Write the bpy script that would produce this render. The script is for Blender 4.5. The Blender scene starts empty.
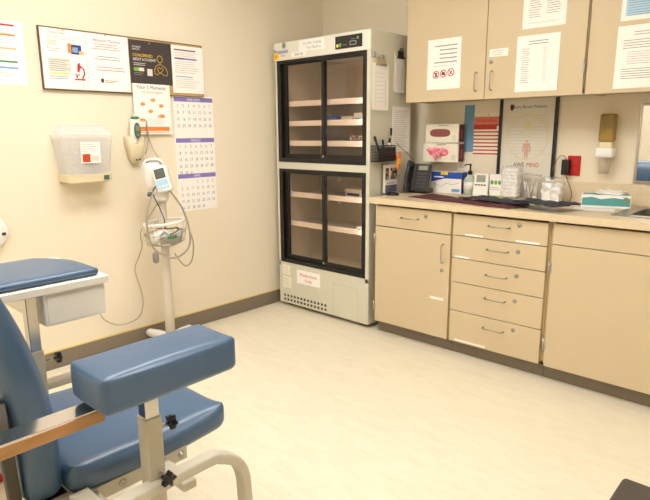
import bpy, bmesh, math, random
from mathutils import Matrix, Vector
random.seed(7)
S = bpy.context.scene
COL = S.collection
R = math.radians

# ------------------------------------------------------------------ camera
cd = bpy.data.cameras.new('camera'); cam = bpy.data.objects.new('camera', cd); COL.objects.link(cam)
yaw, pitch, roll = R(42.5552), R(-11.8373), R(-0.3327)
fw = Vector((-math.sin(yaw)*math.cos(pitch), math.cos(yaw)*math.cos(pitch), math.sin(pitch)))
rt = fw.cross(Vector((0, 0, 1))).normalized(); up = rt.cross(fw)
r2 = rt*math.cos(roll)+up*math.sin(roll); u2 = -rt*math.sin(roll)+up*math.cos(roll)
mw = Matrix((r2, u2, -fw)).transposed().to_4x4(); mw.translation = (3.202, -3.4755, 1.3227)
cam.matrix_world = mw
cd.sensor_width = 36; cd.lens = 560.62/650*36; cd.clip_start = .02
S.camera = cam

# ------------------------------------------------------------------ world, lights, exposure
w = bpy.data.worlds.new('world'); S.world = w; w.use_nodes = True
w.node_tree.nodes['Background'].inputs[0].default_value = (1, .97, .93, 1)
w.node_tree.nodes['Background'].inputs[1].default_value = .2
S.view_settings.view_transform = 'Standard'; S.view_settings.look = 'None'
S.view_settings.gamma = 1; S.view_settings.use_curve_mapping = False
S.view_settings.exposure = 0.0
LIGHT = 15.8
LIGHT_COL = (1, .985, .96)

# ------------------------------------------------------------------ materials
def lin(c): return tuple((x/255/12.92 if x/255 <= .04045 else ((x/255+.055)/1.055)**2.4) for x in c)
MATS = {}
def mat(name, rgb, rough=.5, metal=0, noise=0, scale=20, bump=0, bscale=200, emit=0, alpha=1, spec=.5, coat=0, stretch=None):
    m = bpy.data.materials.new(name); m.use_nodes = True; MATS[name] = m
    nt = m.node_tree; b = nt.nodes['Principled BSDF']; c = lin(rgb)
    b.inputs['Base Color'].default_value = (*c, 1); b.inputs['Roughness'].default_value = rough
    b.inputs['Metallic'].default_value = metal; b.inputs['Specular IOR Level'].default_value = spec
    b.inputs['Coat Weight'].default_value = coat; b.inputs['Alpha'].default_value = alpha
    tc = nt.nodes.new('ShaderNodeTexCoord'); mp = nt.nodes.new('ShaderNodeMapping')
    nt.links.new(tc.outputs['Object'], mp.inputs[0])
    if stretch: mp.inputs['Scale'].default_value = stretch
    n = nt.nodes.new('ShaderNodeTexNoise'); n.inputs['Scale'].default_value = scale; n.inputs['Detail'].default_value = 4
    nt.links.new(mp.outputs[0], n.inputs['Vector'])
    k = noise if noise else .02
    mx = nt.nodes.new('ShaderNodeMix'); mx.data_type = 'RGBA'
    mx.inputs[6].default_value = (*[max(0, v*(1-k)) for v in c], 1); mx.inputs[7].default_value = (*[min(1, v*(1+k)) for v in c], 1)
    nt.links.new(n.outputs['Fac'], mx.inputs[0]); nt.links.new(mx.outputs[2], b.inputs['Base Color'])
    if bump:
        n2 = nt.nodes.new('ShaderNodeTexNoise'); n2.inputs['Scale'].default_value = bscale
        nt.links.new(tc.outputs['Object'], n2.inputs['Vector'])
        bp = nt.nodes.new('ShaderNodeBump'); bp.inputs['Strength'].default_value = bump; bp.inputs['Distance'].default_value = .002
        nt.links.new(n2.outputs['Fac'], bp.inputs['Height']); nt.links.new(bp.outputs[0], b.inputs['Normal'])
    if emit:
        b.inputs['Emission Color'].default_value = (*c, 1); b.inputs['Emission Strength'].default_value = emit
    return m
def clear(name, rgb, gloss=1.0, rough=.02, diffuse=0, dcol=(255, 255, 255), ior=1.45):
    m = bpy.data.materials.new(name); m.use_nodes = True; MATS[name] = m
    nt = m.node_tree; nt.nodes.remove(nt.nodes['Principled BSDF']); out = nt.nodes['Material Output']
    t = nt.nodes.new('ShaderNodeBsdfTransparent'); t.inputs[0].default_value = (*lin(rgb), 1)
    g = nt.nodes.new('ShaderNodeBsdfGlossy'); g.inputs['Roughness'].default_value = rough; g.inputs[0].default_value = (gloss, gloss, gloss, 1)
    fr = nt.nodes.new('ShaderNodeFresnel'); fr.inputs[0].default_value = ior
    a = nt.nodes.new('ShaderNodeMixShader'); ge = nt.nodes.new('ShaderNodeNewGeometry')
    mm = nt.nodes.new('ShaderNodeMath'); mm.operation = 'SUBTRACT'; mm.use_clamp = True   # reflect on the outer face of a sheet only
    nt.links.new(fr.outputs[0], mm.inputs[0]); nt.links.new(ge.outputs['Backfacing'], mm.inputs[1]); nt.links.new(mm.outputs[0], a.inputs[0])
    last = t
    if diffuse:
        d = nt.nodes.new('ShaderNodeBsdfDiffuse'); d.inputs[0].default_value = (*lin(dcol), 1)
        tr = nt.nodes.new('ShaderNodeBsdfTranslucent'); tr.inputs[0].default_value = (*lin(dcol), 1)
        dd = nt.nodes.new('ShaderNodeMixShader'); dd.inputs[0].default_value = .55
        nt.links.new(d.outputs[0], dd.inputs[1]); nt.links.new(tr.outputs[0], dd.inputs[2])
        n = nt.nodes.new('ShaderNodeTexNoise'); n.inputs['Scale'].default_value = 30
        mr = nt.nodes.new('ShaderNodeMapRange'); mr.inputs[3].default_value = diffuse*.8; mr.inputs[4].default_value = min(1, diffuse*1.2)
        nt.links.new(n.outputs['Fac'], mr.inputs[0])
        x = nt.nodes.new('ShaderNodeMixShader'); nt.links.new(mr.outputs[0], x.inputs[0])
        nt.links.new(t.outputs[0], x.inputs[1]); nt.links.new(dd.outputs[0], x.inputs[2]); last = x
    nt.links.new(last.outputs[0], a.inputs[1]); nt.links.new(g.outputs[0], a.inputs[2]); nt.links.new(a.outputs[0], out.inputs[0])
    return m

mat('wall', (239, 227, 204), .75, noise=.015, scale=1.5, bump=.15, bscale=180)
mat('ceiling', (240, 239, 236), .9, noise=.05, scale=60)
mat('baseboard', (130, 118, 102), .5, noise=.05)
mat('adhesive', (232, 210, 130), .6)
mat('laminate', (209, 190, 156), .42, noise=.02, scale=8)
mat('laminate_edge', (200, 180, 146), .5)
mat('carcass', (196, 172, 128), .6)
mat('gap', (70, 55, 38), .8)
mat('worktop', (222, 202, 168), .35, noise=.09, scale=45)
mat('splash', (228, 211, 180), .4, noise=.09, scale=45)
mat('steel', (190, 186, 178), .28, 1)
mat('steel_brushed', (172, 168, 160), .38, 1, noise=.06, scale=40, stretch=(1, 20, 1))
mat('dark_metal', (96, 84, 66), .4, .8)
mat('fridge', (214, 210, 192), .45, noise=.015, scale=5)
mat('fridge_header', (230, 227, 214), .4)
mat('black', (22, 20, 19), .4)
mat('black_soft', (34, 30, 28), .55)
mat('white', (246, 244, 238), .45)
mat('white_strip', (250, 248, 240), .5)
mat('paper', (250, 246, 240), .8)
mat('paper_warm', (243, 235, 216), .8)
mat('paper_grey', (226, 220, 206), .8)
mat('ink', (60, 58, 64), .8)
mat('ink_soft', (150, 146, 146), .8)
mat('ink_faint', (200, 194, 190), .8)
mat('red', (200, 40, 36), .6); mat('red_soft', (226, 128, 112), .7); mat('red_brick', (190, 60, 44), .7)
mat('red_gloss', (190, 20, 20), .35)
mat('orange', (240, 140, 60), .6); mat('orange_soft', (248, 190, 140), .7)
mat('yellow', (250, 205, 40), .6); mat('yellow_soft', (240, 225, 130), .7)
mat('blue', (38, 84, 180), .5); mat('blue_soft', (120, 165, 215), .6); mat('navy', (40, 60, 110), .6)
mat('light_blue', (112, 158, 186), .55, noise=.08, scale=30)
mat('green', (60, 140, 80), .6); mat('green_dark', (72, 98, 78), .5); mat('teal', (86, 160, 160), .6, noise=.1, scale=40)
mat('green_grey', (120, 150, 120), .6); mat('lime', (120, 180, 70), .6)
mat('purple', (140, 122, 196), .6); mat('mauve', (130, 70, 110), .6); mat('pink', (244, 120, 150), .6)
mat('maroon', (96, 48, 52), .75, noise=.12, scale=60, bump=.4, bscale=400)
mat('navy_cloth', (34, 42, 58), .6, noise=.15, scale=40, bump=.3, bscale=300)
mat('vinyl', (60, 90, 122), .36, noise=.04, scale=12, bump=.12, bscale=260, coat=.12, spec=.7)
mat('frame_paint', (196, 188, 170), .42)
mat('post_paint', (190, 182, 164), .4)
mat('chrome', (205, 202, 196), .16, 1)
mat('wood', (172, 124, 66), .35, noise=.22, scale=10, stretch=(12, 1, 12), coat=.3)
mat('frame_dark', (70, 62, 48), .5)
mat('tray_white', (244, 238, 226), .4); mat('tray_side', (236, 226, 206), .5)
mat('cork', (205, 165, 105), .8, noise=.15, scale=150)
mat('poster_black', (66, 58, 58), .45)
mat('ivory', (224, 210, 176), .45); mat('ivory_light', (240, 226, 188), .45)
mat('plastic_white', (238, 234, 228), .35); mat('plastic_grey', (170, 168, 164), .4)
mat('screen', (92, 98, 96), .25); mat('screen_green', (120, 140, 122), .3); mat('lcd', (150, 156, 136), .3)
mat('keypad', (170, 212, 238), .4)
mat('tube_grey', (150, 142, 128), .5); mat('cable', (96, 88, 78), .5); mat('cable_light', (168, 156, 136), .5)
mat('pole', (214, 204, 190), .4)
mat('soap_tint', (190, 176, 124), .3); mat('cotton', (250, 248, 245), .95, noise=.04, scale=60, bump=1, bscale=90)
mat('yellow_pale', (222, 214, 168), .7); mat('pink_soft', (250, 160, 172), .6); mat('cal_ink', (132, 124, 146), .8); mat('glove_dark', (150, 84, 80), .8); mat('dusty', (214, 168, 150), .7); mat('pump_green', (188, 204, 184), .3)
mat('biohazard', (205, 80, 40), .6)
mat('phone', (44, 42, 44), .38); mat('phone_keys', (74, 72, 76), .45)
mat('step_dark', (74, 66, 60), .55, noise=.06, scale=50)
mat('mirror', (225, 225, 225), .02, 1)
mat('panel_light', (255, 250, 240), .5)
mat('fridge_inside', (206, 196, 176), .5)
mat('shelf_grey', (186, 182, 172), .4)
mat('speckle', (200, 192, 180), .8, noise=.35, scale=120)
clear('glass', (247, 240, 234), .8, .015, ior=1.6)
clear('film', (250, 250, 250), 1, .12, diffuse=.10, dcol=(250, 250, 250), ior=1.35)
clear('frost', (252, 252, 252), .8, .25, diffuse=.68, dcol=(255, 254, 252), ior=1.3)
clear('bag', (236, 236, 236), 1, .12, diffuse=.22, dcol=(235, 235, 235))
clear('soap_shell', (215, 200, 150), .8, .1, diffuse=.35, dcol=(200, 182, 124))
clear('nozzle', (240, 236, 228), .8, .2, diffuse=.5, dcol=(238, 232, 220))

# floor: pale vinyl with faint streaks and cloudy mottling
def floor_mat():
    m = mat('floor', (238, 222, 190), .38, noise=.03, scale=1.2)
    nt = m.node_tree; b = nt.nodes['Principled BSDF']
    tc = nt.nodes.new('ShaderNodeTexCoord'); mp = nt.nodes.new('ShaderNodeMapping'); mp.inputs['Scale'].default_value = (2.2, 8, 1)
    n = nt.nodes.new('ShaderNodeTexNoise'); n.inputs['Scale'].default_value = 3.2; n.inputs['Detail'].default_value = 9; n.inputs['Roughness'].default_value = .68
    r = nt.nodes.new('ShaderNodeValToRGB')
    r.color_ramp.elements[0].position = .25; r.color_ramp.elements[0].color = (*lin((226, 215, 190)), 1)
    r.color_ramp.elements[1].position = .58; r.color_ramp.elements[1].color = (*lin((236, 226, 203)), 1)
    nt.links.new(tc.outputs['Object'], mp.inputs[0]); nt.links.new(mp.outputs[0], n.inputs['Vector'])
    nt.links.new(n.outputs['Fac'], r.inputs[0]); nt.links.new(r.outputs[0], b.inputs['Base Color'])
floor_mat()

# ------------------------------------------------------------------ mesh builder
TXT = {}
def text_mesh(s, align='CENTER'):
    k = (s, align)
    if k not in TXT:
        c = bpy.data.curves.new('t', 'FONT'); c.body = s; c.size = 1; c.resolution_u = 2; c.align_x = align; c.fill_mode = 'FRONT'
        o = bpy.data.objects.new('t', c); COL.objects.link(o)
        me = bpy.data.meshes.new_from_object(o)
        TXT[k] = ([v.co.copy() for v in me.vertices], [tuple(p.vertices) for p in me.polygons])
        bpy.data.objects.remove(o); bpy.data.curves.remove(c); bpy.data.meshes.remove(me)
    return TXT[k]
def fr(o, u=(1, 0, 0), v=(0, 0, 1)):
    u = Vector(u).normalized(); v = Vector(v); v = (v-u*v.dot(u)).normalized(); n = u.cross(v)
    m = Matrix((u, v, n)).transposed().to_4x4(); m.translation = o; return m
def LW(y, z, x=0): return fr((x, y, z), (0, 1, 0))       # frame on a surface that faces +x
def BW(x, z, y=0): return fr((x, y, z), (1, 0, 0))       # frame on a surface that faces -y
class MB:
    def __init__(s, M=None): s.v = []; s.f = []; s.m = []; s.sm = []; s.mats = []; s.M = M or Matrix()
    def mi(s, m):
        if m not in s.mats: s.mats.append(m)
        return s.mats.index(m)
    def add(s, vs, fs, m, smooth=False):
        b = len(s.v); s.v += [s.M @ Vector(v) for v in vs]; i = s.mi(m)
        for f in fs: s.f.append(tuple(b+k for k in f)); s.m.append(i); s.sm.append(smooth)
        return s
    def bm(s, bm, m, smooth=False):
        bm.verts.index_update(); s.add([v.co.copy() for v in bm.verts], [[v.index for v in f.verts] for f in bm.faces], m, smooth); bm.free(); return s
    def box(s, a, b, m, bev=0, seg=2, smooth=False):
        lo = [min(a[i], b[i]) for i in range(3)]; hi = [max(a[i], b[i]) for i in range(3)]
        bm = bmesh.new(); bmesh.ops.create_cube(bm, size=1)
        for v in bm.verts: v.co = Vector([(lo[i]+hi[i])/2+v.co[i]*(hi[i]-lo[i]) for i in range(3)])
        if bev: bmesh.ops.bevel(bm, geom=bm.edges[:], offset=min(bev, .49*min(hi[i]-lo[i] for i in range(3))), segments=seg, profile=.5, affect='EDGES')
        return s.bm(bm, m, smooth)
    def quad(s, x0, y0, x1, y1, z, m):
        return s.add([(x0, y0, z), (x1, y0, z), (x1, y1, z), (x0, y1, z)], [(0, 1, 2, 3)], m)
    def poly(s, pts, z, m, h=0):
        n = len(pts)
        if not h: return s.add([(x, y, z) for x, y in pts], [tuple(range(n))], m)
        vs = [(x, y, z) for x, y in pts]+[(x, y, z+h) for x, y in pts]
        return s.add(vs, [tuple(range(n))[::-1], tuple(range(n, 2*n))]+[(i, (i+1) % n, n+(i+1) % n, n+i) for i in range(n)], m)
    def disc(s, x, y, r, z, m, r_in=0, n=24, ry=None):
        ry = ry or r; A = [2*math.pi*i/n for i in range(n)]
        if not r_in: return s.add([(x+r*math.cos(a), y+ry*math.sin(a), z) for a in A], [tuple(range(n))], m)
        q = r_in/r
        vs = [(x+r*math.cos(a), y+ry*math.sin(a), z) for a in A]+[(x+q*r*math.cos(a), y+q*ry*math.sin(a), z) for a in A]
        return s.add(vs, [(i, (i+1) % n, n+(i+1) % n, n+i) for i in range(n)], m)
    def text(s, t, x, y, size, m, z=.0012, align='CENTER', sx=1):
        vs, fs = text_mesh(t, align)
        return s.add([(x+v.x*size*sx, y+v.y*size, z) for v in vs], fs, m)
    def lines(s, x0, x1, y, n, step, h, m, z=.0012, rag=.25, center=False):
        for i in range(n):
            q = random.random()*rag*(x1-x0)
            a, b = (x0+q/2, x1-q/2) if center else (x0, x1-q)
            s.quad(a, y-i*step, b, y-i*step+h, z, m)
        return s
    def tube(s, pts, r, m, n=10, closed=False, flat=None, cap=True):
        P = [Vector(p) for p in pts]; N = len(P); vs = []; ref = None
        for i, p in enumerate(P):
            if closed: t = (P[(i+1) % N]-P[i-1]).normalized()
            else: t = ((P[min(i+1, N-1)]-P[max(i-1, 0)])).normalized()
            if ref is None:
                ref = Vector((0, 0, 1)) if abs(t.z) < .9 else Vector((1, 0, 0))
            a = t.cross(ref).normalized(); b = a.cross(t).normalized(); ref = b
            rr = r[i] if isinstance(r, (list, tuple)) else r
            for k in range(n):
                g = 2*math.pi*(k+.5)/n
                if flat: # superelliptic section
                    c, d = math.cos(g), math.sin(g); e = .35
                    c = math.copysign(abs(c)**e, c); d = math.copysign(abs(d)**e, d)
                    vs.append(p+a*c*flat[0]+b*d*flat[1])
                else: vs.append(p+a*math.cos(g)*rr+b*math.sin(g)*rr)
        fs = [(i*n+k, i*n+(k+1) % n, (i+1) % N*n+(k+1) % n, (i+1) % N*n+k) for i in range(N if closed else N-1) for k in range(n)]
        if not closed and cap: fs += [tuple(range(n))[::-1], tuple((N-1)*n+k for k in range(n))]
        return s.add(vs, fs, m, True)
    def lathe(s, prof, m, c=(0, 0, 0), n=28, smooth=True, sy=1):
        N = len(prof); vs = [(c[0]+r*math.cos(2*math.pi*k/n), c[1]+sy*r*math.sin(2*math.pi*k/n), c[2]+z) for r, z in prof for k in range(n)]
        fs = [(i*n+k, i*n+(k+1) % n, (i+1)*n+(k+1) % n, (i+1)*n+k) for i in range(N-1) for k in range(n)]
        fs += [tuple(range(n))[::-1], tuple((N-1)*n+k for k in range(n))]
        return s.add(vs, fs, m, smooth)
    def pillow(s, a, b, m, r=.02, crown=.01, n=14, deform=None, pinch=0):
        lo = Vector([min(a[i], b[i]) for i in range(3)]); hi = Vector([max(a[i], b[i]) for i in range(3)])
        c = (lo+hi)/2; h = (hi-lo)/2
        bm = bmesh.new(); bmesh.ops.create_cube(bm, size=2); bmesh.ops.subdivide_edges(bm, edges=bm.edges[:], cuts=n, use_grid_fill=True)
        for v in bm.verts:
            q = v.co.copy()
            e = Vector([math.copysign(1-(1-abs(t))**1.6, t) for t in q])   # denser near the edges
            p = Vector([e[i]*h[i] for i in range(3)])
            inner = Vector([max(-h[i]+r, min(h[i]-r, p[i])) for i in range(3)])
            d = p-inner
            if d.length > 1e-7: p = inner+d.normalized()*r
            k = [1-e[i]**2 for i in range(3)]
            p.z += math.copysign(crown*k[0]*k[1], q.z)*(abs(e.z) > .3)
            p.x += math.copysign(crown*.5*k[1]*k[2], e.x)*abs(e.x); p.y += math.copysign(crown*.5*k[0]*k[2], e.y)*abs(e.y)
            if pinch: p.z += pinch*(abs(e.x)**6)*(abs(e.y)**6)*(1 if e.z > 0 else .3)
            p += c
            if deform: p = Vector(deform(p))
            v.co = p
        return s.bm(bm, m, True)
    def build(s, name, parent=None, label=None, cat=None, group=None, kind=None):
        me = bpy.data.meshes.new(name)
        V = s.v
        if parent is not None: inv = parent.matrix_world.inverted() if not parent.parent else (parent.parent.matrix_world @ parent.matrix_basis).inverted(); V = [inv @ v for v in V]; o0 = None
        else:
            lo = Vector([min(v[i] for v in V) for i in range(3)]); hi = Vector([max(v[i] for v in V) for i in range(3)])
            o0 = Vector(((lo.x+hi.x)/2, (lo.y+hi.y)/2, lo.z)); V = [v-o0 for v in V]
        me.from_pydata([tuple(v) for v in V], [], s.f)
        for m in s.mats: me.materials.append(MATS[m])
        me.polygons.foreach_set('material_index', s.m); me.polygons.foreach_set('use_smooth', s.sm); me.update()
        bm = bmesh.new(); bm.from_mesh(me); bmesh.ops.recalc_face_normals(bm, faces=[f for f in bm.faces if len(f.verts) > 0 and s.sm[f.index]]); bm.to_mesh(me); bm.free()
        o = bpy.data.objects.new(name, me); COL.objects.link(o)
        if parent is not None: o.parent = parent
        else: o.location = o0; o.matrix_world = Matrix.Translation(o0)
        return tag(o, label, cat, group, kind)
def tag(o, label=None, cat=None, group=None, kind=None):
    for k, v in (('label', label), ('category', cat), ('group', group), ('kind', kind)):
        if v: o[k] = v
    return o
def thing(name, loc, label, cat, group=None):
    o = bpy.data.objects.new(name, None); COL.objects.link(o); o.location = loc; o.matrix_world = Matrix.Translation(loc); o.empty_display_size = .1
    return tag(o, label, cat, group)
def arc(c, r, a0, a1, n, f): return [f(c, r, R(a0+(a1-a0)*i/n)) for i in range(n+1)]
def smooth_path(pts, n=6):
    P = [Vector(p) for p in pts]; P = [P[0]*2-P[1]]+P+[P[-1]*2-P[-2]]; out = []
    for i in range(1, len(P)-2):
        for k in range(n):
            t = k/n; a, b, c, d = P[i-1:i+3]
            out.append(.5*((2*b)+(c-a)*t+(2*a-5*b+4*c-d)*t*t+(3*b-a-3*c+d)*t**3))
    out.append(P[-2]); return out

# ------------------------------------------------------------------ room shell
XR, YF, ZC = 4.7, -5.0, 2.72
MB().box((-.1, YF-.1, -.1), (XR+.1, .1, 0), 'floor').build('floor', kind='structure')
MB().box((-.1, YF-.1, ZC), (XR+.1, .1, ZC+.1), 'ceiling').build('ceiling', kind='structure')
MB().box((-.1, YF, 0), (0, 0, ZC), 'wall').build('wall_left', kind='structure')
MB().box((-.1, 0, 0), (XR+.1, .1, ZC), 'wall').build('wall_back', kind='structure')
MB().box((XR, YF, 0), (XR+.1, 0, ZC), 'wall').build('wall_right', kind='structure')
MB().box((-.1, YF-.1, 0), (XR+.1, YF, ZC), 'wall').build('wall_front', kind='structure')
def skirting(name, M, L):
    b = MB(M); b.poly([(0, 0), (L, 0), (L, .097), (0, .097)], 0, 'baseboard', .008)
    b.box((0, 0, .008), (L, .014, .016), 'baseboard', .004)
    b.build(name, kind='structure')
skirting('baseboard_left', LW(YF, 0), 5)
skirting('baseboard_back', BW(0, 0), .99)
MB().box((0, YF, .0975), (.006, 0, .105), 'adhesive').build('trim_1', kind='structure')

# ceiling lights (out of frame, they light the room)
for i, (x, y) in enumerate([(1.3, -2.1), (3.0, -2.35), (1.3, -3.9)]):
    t = thing('ceiling_light', (x, y, ZC), ['flat ceiling light panel nearest the fridge', 'flat ceiling light panel above the worktop sink side', 'flat ceiling light panel above the blood draw chair', 'flat ceiling light panel above the photographer'][i], 'ceiling light', 'ceiling light panels')
    b = MB()
    for a, c in (((-.31, -.61), (.31, -.58)), ((-.31, .58), (.31, .61)), ((-.31, -.58), (-.28, .58)), ((.28, -.58), (.31, .58))):
        b.box((x+a[0], y+a[1], ZC-.03), (x+c[0], y+c[1], ZC-.001), 'white')
    b.build('frame', t)
    m = MATS.get('lamp')
    if not m:
        m = mat('lamp', (255, 255, 255), .5); bb = m.node_tree.nodes['Principled BSDF']
        bb.inputs['Emission Color'].default_value = (*LIGHT_COL, 1); bb.inputs['Emission Strength'].default_value = LIGHT
    MB().box((x-.28, y-.58, ZC-.02), (x+.28, y+.58, ZC-.004), 'lamp').build('diffuser', t)

# ------------------------------------------------------------------ base cabinets
CF = -.61
def pull(b, c, L, horiz=True, r=.0035):
    x, y, z = c; h = L/2; d = .028
    if horiz: pts = [(x-h, y, z), (x-h, y-d*.7, z), (x-h+.008, y-d, z), (x+h-.008, y-d, z), (x+h, y-d*.7, z), (x+h, y, z)]
    else: pts = [(x, y, z-h), (x, y-d*.7, z-h), (x, y-d, z-h+.008), (x, y-d, z+h-.008), (x, y-d*.7, z+h), (x, y, z+h)]
    b.tube(pts, r, 'steel_brushed', 8)
    for q in ((-1, 1)):
        cc = (x+q*h, y, z) if horiz else (x, y, z+q*h)
        b.M = fr(cc); b.disc(0, 0, .007, .001, 'steel'); b.M = Matrix()
def lockcyl(x, y, z, parent):
    b = MB(fr((x, y, z))); b.lathe([(.0115, 0), (.0115, .003), (.009, .005), (.0, .005)], 'steel_brushed', n=18)
    b.box((-.0015, -.005, .0051), (.0015, .005, .0056), 'black'); b.build('lock', parent)
def cabinet(x0, x1, label, doors=(), drawers=(), z1=.875):
    t = thing('base_cabinet', ((x0+x1)/2, -.3, 0), label, 'cabinet', 'base cabinets under the worktop')
    b = MB(); b.box((x0, CF+.02, .088), (x0+.016, -.01, z1), 'carcass'); b.box((x1-.016, CF+.02, .088), (x1, -.01, z1), 'carcass')
    b.box((x0, CF+.02, .088), (x1, -.01, .104), 'carcass'); b.box((x0, -.02, .088), (x1, -.01, z1), 'carcass')
    b.box((x0, CF+.021, .088), (x1, CF+.04, z1-.002), 'gap'); b.build('body', t)
    MB().box((x0, -.545, 0), (x1, -.53, .088), 'baseboard').build('toe_kick', t)
    return t
def front(name, t, x0, x1, z0, z1):
    b = MB(); b.box((x0, CF, z0), (x1, CF+.019, z1), 'laminate', .0015, 1); return b.build(name, t)
def hinge(parent, x, z, y=CF):
    b = MB(); b.tube([(x, y-.004, z-.035), (x, y-.004, z+.035)], .0045, 'steel', 8); b.box((x-.004, y-.002, z-.03), (x+.012, y+.001, z+.03), 'steel'); b.build('hinge', parent)
g = .0022
t = cabinet(1.003, 1.572, 'base cabinet beside the fridge with one drawer over one door')
d = front('drawer', t, 1.018, 1.566, .735, .862); b = MB(); pull(b, (1.283, CF, .803), .124); b.build('handle', d); lockcyl(1.394, CF, .825, d)
d = front('door', t, 1.018, 1.566, .09, .729); b = MB(); pull(b, (1.522, CF, .616), .11, False); b.build('handle', d); lockcyl(1.517, CF, .513, d)
hinge(d, 1.012, .646); hinge(d, 1.012, .19)
b = MB(BW(1.49, .33, CF)); b.quad(-.05, -.004, .045, .012, .0006, 'white'); b.build('tape_remnant', d)
t = cabinet(1.574, 2.138, 'middle base cabinet with a stack of five drawers')
zs = [.862, .737, .603, .459, .285, .09]; hz = [.813, .68, .535, .399, .224]; lz = [.833, .69, .555, .415, .247]
tapes = [[(1.66, .742, .11), (1.96, .742, .13)], [(1.60, .607, .09)], [], [], [(1.62, .1, .2)]]
for i in range(5):
    d = front('drawer', t, 1.582, 2.128, zs[i+1]+g, zs[i]-g); b = MB(); pull(b, (1.862, CF, hz[i]), .12); b.build('handle', d)
    lockcyl(1.976, CF, lz[i], d)
    for (tx, tz, tl) in tapes[i]:
        b = MB(BW(tx, tz, CF)); b.quad(0, 0, tl, .011, .0006, 'white'); b.build('tape_remnant', d)
t = cabinet(2.14, 3.05, 'base cabinet under the sink with one wide door and a blank panel')
front('blank_panel', t, 2.156, 3.04, .757, .862)
d = front('door', t, 2.156, 2.9, .09, .753); hinge(d, 2.148, .63); hinge(d, 2.148, .21)

# worktop with sink cut-out
SX0, SX1, SY0, SY1 = 2.44, 2.94, -.45, -.12
b = MB(); T = ((.985, -.637), (3.1, -.004))
for x0, y0, x1, y1 in ((.985, -.637, SX0, -.004), (SX1, -.637, 3.1, -.004), (SX0, -.637, SX1, SY0), (SX0, SY1, SX1, -.004)):
    b.box((x0, y0, .8765), (x1, y1, .914), 'worktop')
b.build('worktop', label='long mottled beige laminate worktop over the base cabinets', cat='worktop')
MB().box((1.0, -.021, .9145), (3.1, -.001, 1.03), 'splash', .002, 1).build('backsplash', label='low beige laminate upstand along the back of the worktop', cat='backsplash')
t = thing('sink', (2.69, -.285, .9), 'stainless steel sink set in the worktop at the right edge', 'sink')
b = MB()
for x0, y0, x1, y1 in ((2.385, -.5, 2.995, -.44), (2.385, -.13, 2.995, -.08), (2.385, -.44, 2.455, -.13), (2.925, -.44, 2.995, -.13)):
    b.box((x0, y0, .9145), (x1, y1, .918), 'steel_brushed', .001, 1)
b.build('rim', t)
b = MB()
for x0, y0, x1, y1 in ((2.452, -.444, 2.458, -.126), (2.922, -.444, 2.928, -.126), (2.458, -.444, 2.922, -.438), (2.458, -.132, 2.922, -.126)):
    b.box((x0, y0, .76), (x1, y1, .9144), 'steel_brushed')
b.box((2.452, -.444, .755), (2.928, -.126, .76), 'steel_brushed'); b.build('basin', t)
b = MB(); b.lathe([(.04, 0), (.04, .003), (.03, .004), (0, .004)], 'steel', (2.69, -.285, .76)); b.build('drain', t)

# ------------------------------------------------------------------ upper cabinets
UF = -.33; ZU = 1.509
def upper(x0, x1, label):
    t = thing('wall_cabinet', ((x0+x1)/2, -.165, ZU), label, 'wall cabinet', 'wall cabinets over the worktop')
    b = MB(); b.box((x0, UF+.02, ZU+.004), (x0+.016, -.004, 2.35), 'laminate'); b.box((x1-.016, UF+.02, ZU+.004), (x1, -.004, 2.35), 'laminate')
    b.box((x0, UF+.02, ZU+.012), (x1, -.004, ZU+.03), 'laminate_edge'); b.box((x0, UF+.02, 2.33), (x1, -.004, 2.35), 'laminate')
    b.box((x0, -.012, ZU+.012), (x1, -.004, 2.35), 'laminate'); b.box((x0+.002, UF+.0205, ZU+.012), (x1-.002, UF+.03, 2.34), 'gap')
    b.build('body', t); return t
def udoor(t, x0, x1):
    b = MB(); b.box((x0, UF, ZU), (x1, UF+.0195, 2.345), 'laminate', .0015, 1); return b.build('door', t)
t = upper(1.038, 2.147, 'wall cabinet over the telephone and glove boxes with a pair of doors')
d = udoor(t, 1.038, 1.587); b = MB(); pull(b, (1.536, UF, 1.611), .105, False); b.build('handle', d)
d = udoor(t, 1.591, 2.142); b = MB(); pull(b, (1.634, UF, 1.611), .105, False); b.build('handle', d); lockcyl(1.624, UF, 1.716, d)
b = MB(fr((2.1455, UF-.002, 1.645))); b.tube([(0, -.035, .004), (0, .035, .004)], .005, 'steel', 8); b.box((-.012, -.033, -.001), (.004, .033, .002), 'steel'); b.build('hinge', d)
t = upper(2.151, 3.05, 'wall cabinet at the right edge of the photo with two notices')
udoor(t, 2.156, 2.62); udoor(t, 2.624, 3.048)

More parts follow.
